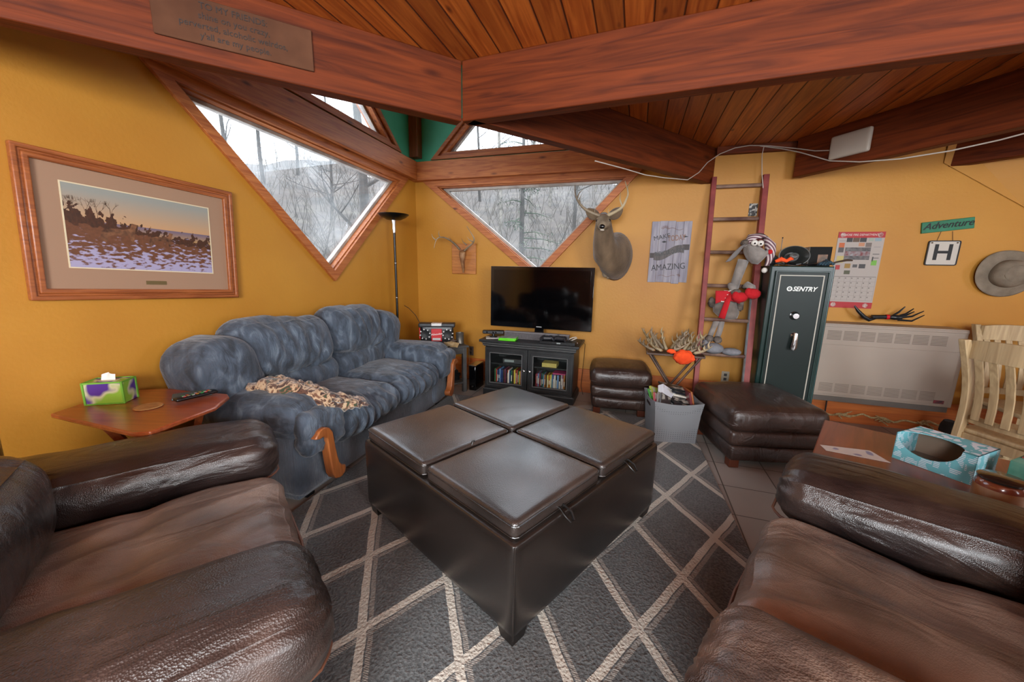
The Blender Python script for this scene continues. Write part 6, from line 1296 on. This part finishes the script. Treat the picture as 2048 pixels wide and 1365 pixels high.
for a in (-.44,.82):
    for c in (-.32,.32): MB().box(a-.035,a+.035,c-.035,c+.035,0,.63).obj('leg',ckM,tb_,bev=.004)
o=MB().box(-.14,.14,-.10,.10,0,.02).obj('blue_folder',M('royal_blue','1c2c9a',rough=.4),loc=(3.62,2.15,.7515),rot=(0,0,.4),bev=.002); tag(o,'royal blue folder on the dining table','folder')
o=MB().box(-.10,.10,-.14,.14,0,.22).obj('shopping_box',M('red_white_card','a82222','b8b0a8',scale=6,detail=1,rough=.6,lo=.48,hi=.52),loc=(3.62,1.98,.0),rot=(0,0,.3),bev=.003); tag(o,'red and white box on the floor under the dining table','box')
o=MB().box(-.12,.12,-.10,.10,0,.30).obj('orange_crate',M('orange_crate','b84a1c','5a2414',scale=6,rough=.6),loc=(3.92,1.92,.0),rot=(0,0,.1),bev=.004); tag(o,'orange and dark crate on the floor beneath the dining table','crate')
# rope garland and cord along the baseboard
rpM=M('pale_rope','c4b184','94805a',scale=60,rough=.95); b=MB(); pts=[]
for k in range(60):
    s=gx1+.06+1.7*k/59; pts.append(W_B(s,-.035-.006*math.sin(k*1.9),.085+.012*math.sin(k*1.1)+.01*math.sin(k*.4)))
b.tube(pts,.009,6)
for s in (4.28,4.62,4.95,5.25):
    for j in range(9): 
        a=rn.uniform(0,2*PI); b.tube([W_B(s+rn.uniform(-.03,.03),-.045,.085),W_B(s+rn.uniform(-.09,.09),-.06-rn.uniform(0,.03),.085+rn.uniform(-.05,.05))],[.007,.004],5)
tag(b.obj('rope_garland',rpM),'knotted pale rope garland strung along the orange baseboard under the heater','rope')
q=FL(1905,868); bgp=V((q.x,q.y)); b=MB(); P=[FL(1899,842,.36),FL(1893,850,.25),FL(1890,862,.14),FL(1900,868,.06),FL(1914,874,.02)]
b.tube([LB_ for LB_ in P],[.03,.035,.04,.035,.03],10,flat=.35); tag(b.obj('black_strap',M('black_nylon','0d0d0f')),'black strap hanging to the floor behind the near dining chair','strap')
o=MB().tube([FL(1655,858,.012),FL(1668,862,.006),FL(1672,870,.006),FL(1664,876,.008),FL(1650,872,.006)],.004,6).obj('power_cord',blackP); tag(o,'loop of black cord on the tile floor beside the large footstool','cord')
o=MB().tube([W_B(4.50,-.05,.30),W_B(4.50,-.06,.02)],.006,6).obj('gas_pipe',blackP); tag(o,'thin black pipe below the left end of the wall heater','pipe')
# ================================================================== SIDE TABLE RIGHT OF THE ARMCHAIR
def RT(px,py): return FL(px,py,.55)
a1_=RT(1655,872); ftx=V((a1_.x,a1_.y)); zR=.55
f2,l2=V((fR.x,fR.y)),V((lR.x,lR.y))
def fl_(f,l): q=f2*f+l2*l; return (q.x,q.y)
tpc=fl_(-.36,2.50); t2=thing('side_table','brown wooden side table between the right armchair and the dining chair','side table',(tpc[0],tpc[1],0),math.atan2(l2.y,l2.x))
brM=wood('red_brown_table_wood','6a2e16','8a4424','X',knots=False,coat=.4,rough=.35)
# local x = l (away from chair), local y = f
MB().box(-.36,.34,-.56,.46,zR-.03,zR).obj('table_top',brM,t2,bev=.005); MB().box(-.32,.30,-.5,.42,zR-.10,zR-.03).obj('apron',brM,t2,bev=.002)
for a in (-.29,.27):
    for c in (-.47,.39): MB().box(a-.025,a+.025,c-.025,c+.025,0,zR-.03).obj('leg',brM,t2,bev=.003)
P=[RT(1640,891),RT(1740,903),RT(1781,927),RT(1652,902)]; c=sum(P,V((0,0,0)))/4
b=MB(); b.prism([(p.x-c.x,p.y-c.y) for p in P],0,.002); b.obj('paper',M('paper_print','cfccc6','8f8fa8',scale=18,detail=0,rough=.7,lo=.66,hi=.72),loc=(c.x,c.y,zR+.001),smooth=0)
tag(D.objects['paper'],'white printed paper on the brown side table behind the right armchair','paper')
# patterned open carton
k0,k1,k2=RT(1785,912),RT(1940,972),RT(1790,893)
zc=zR+.001; A=FL(1783,915,zc); Bq=FL(1942,972,zc); ex=(Bq-A); ex.z=0; Lc=ex.length; ang=math.atan2(ex.y,ex.x)
cb=thing('open_carton','teal and white patterned carton with round opening on the brown side table','box',(A.x,A.y,zc),ang)
def teal():
    m=M('teal_hatch_card','5fa3ad',rough=.6); n=m.node_tree; b=n.nodes['Principled BSDF']; tc=n.nodes.new('ShaderNodeTexCoord'); br=n.nodes.new('ShaderNodeTexBrick'); br.inputs['Scale'].default_value=1; br.inputs['Brick Width'].default_value=.045; br.inputs['Row Height'].default_value=.0075; br.inputs['Mortar Size'].default_value=.0022; br.offset=.0
    mp=n.nodes.new('ShaderNodeMapping'); mp.inputs['Rotation'].default_value=(PI/2,0,0); n.links.new(tc.outputs['Object'],mp.inputs[0]); n.links.new(mp.outputs[0],br.inputs['Vector'])
    ns=n.nodes.new('ShaderNodeTexNoise'); ns.inputs['Scale'].default_value=32; ns.inputs['Detail'].default_value=0; n.links.new(tc.outputs['Object'],ns.inputs['Vector']); r=n.nodes.new('ShaderNodeValToRGB'); r.color_ramp.interpolation='CONSTANT'; r.color_ramp.elements[0].color=(0,0,0,1); r.color_ramp.elements[1].position=.5; r.color_ramp.elements[1].color=(1,1,1,1); n.links.new(ns.outputs['Fac'],r.inputs[0])
    br.inputs['Color1'].default_value=br.inputs['Color2'].default_value=(1,1,1,1); br.inputs['Mortar'].default_value=(0,0,0,1)
    mm=n.nodes.new('ShaderNodeMath'); mm.operation='MULTIPLY'; n.links.new(br.outputs['Color'],mm.inputs[0]); n.links.new(r.outputs[0],mm.inputs[1])
    mx=n.nodes.new('ShaderNodeMix'); mx.data_type='RGBA'; n.links.new(mm.outputs[0],mx.inputs[0]); mx.inputs[6].default_value=lin('5fa3ad'); mx.inputs[7].default_value=lin('c4cdd6'); n.links.new(mx.outputs[2],b.inputs['Base Color']); return m
te=teal(); CH=.13; CDp=.20
# front face with half-round cut, top face with matching cut
def halfcut(L,Hh,r): 
    c=L*.42; pts=[(0,0),(L,0),(L,Hh),(c+r,Hh)]+[(c+r*math.cos(a),Hh-r*.80*math.sin(a)) for a in [PI*k/14 for k in range(1,14)]]+[(c-r,Hh),(0,Hh)]; return pts
b=MB(); TXn=Matrix(((1,0,0,0),(0,0,1,0),(0,1,0,0),(0,0,0,1)))
b.prism(halfcut(Lc,CH,.105),0,.003,T=TXn); b.f=[f[::-1] for f in b.f]
b.prism([(x,CDp-y*CDp/CH*1.0) if False else (x,y) for x,y in [(0,0),(Lc*.42-.105,0)]+[(Lc*.42-.105*math.cos(a),.105*math.sin(a)) for a in [PI*k/14 for k in range(1,14)]]+[(Lc*.42+.105,0),(Lc,0),(Lc,CDp),(0,CDp)]],CH-.003,CH)
b.box(0,.003,0,CDp,0,CH); b.box(Lc-.003,Lc,0,CDp,0,CH); b.obj('carton_shell',te,cb,smooth=0)
b=MB(); b.box(.004,Lc-.004,.004,CDp,0,.003); b.box(.004,Lc-.004,CDp-.003,CDp-.001,0,CH-.004); b.obj('inner_card',M('brown_card','7a6656',rough=.8),cb,smooth=0)
# jar candle
l=FL(1985,1000,.55); jq=FL(1990,1012,.552); jr=thing('jar_candle','amber jar candle with glass lid beside the teal carton','candle',(jq.x,jq.y,.552),0)
MB().lathe([(.0,.0),(.062,.0),(.066,.008),(.066,.085),(.06,.10),(.052,.106)],36).obj('jar_glass',M('rust_jar','6a2c1c','7c4a30',scale=10,rough=.12,coat=.6),jr)
MB().lathe([(.0662,.014),(.0667,.014),(.0667,.078),(.0662,.078)],36).obj('jar_label',M('jar_label','8a5a30','a08874',scale=12,detail=2,rough=.5),jr)
MB().lathe([(.054,.104),(.063,.106),(.064,.114),(.058,.118),(.0,.120)],36).obj('jar_lid',M('smoked_lid','2a221e',rough=.12,coat=.5),jr)
q=FL(2050,985,.552); bxx=thing('gift_box','coral and teal folded gift box at the right edge of the side table','box',(q.x+.03,q.y-.02,.552),ang)
MB().box(-.07,.14,-.08,.08,0,.05).obj('box_base',M('coral_card','b8524a',rough=.6),bxx,bev=.002); MB().box(-.072,.142,-.082,.082,.05,.13).obj('box_sleeve',M('teal_print_card','3f8a78','6aa896',scale=14,rough=.6),bxx,bev=.002)
T=Matrix.Translation((-.06,.02,.13))@Matrix.Rotation(math.radians(-38),4,'Y'); MB().box(0,.25,-.03,.03,0,.006,T=T).obj('box_flap',M('coral_card','b8524a'),bxx,bev=.001)
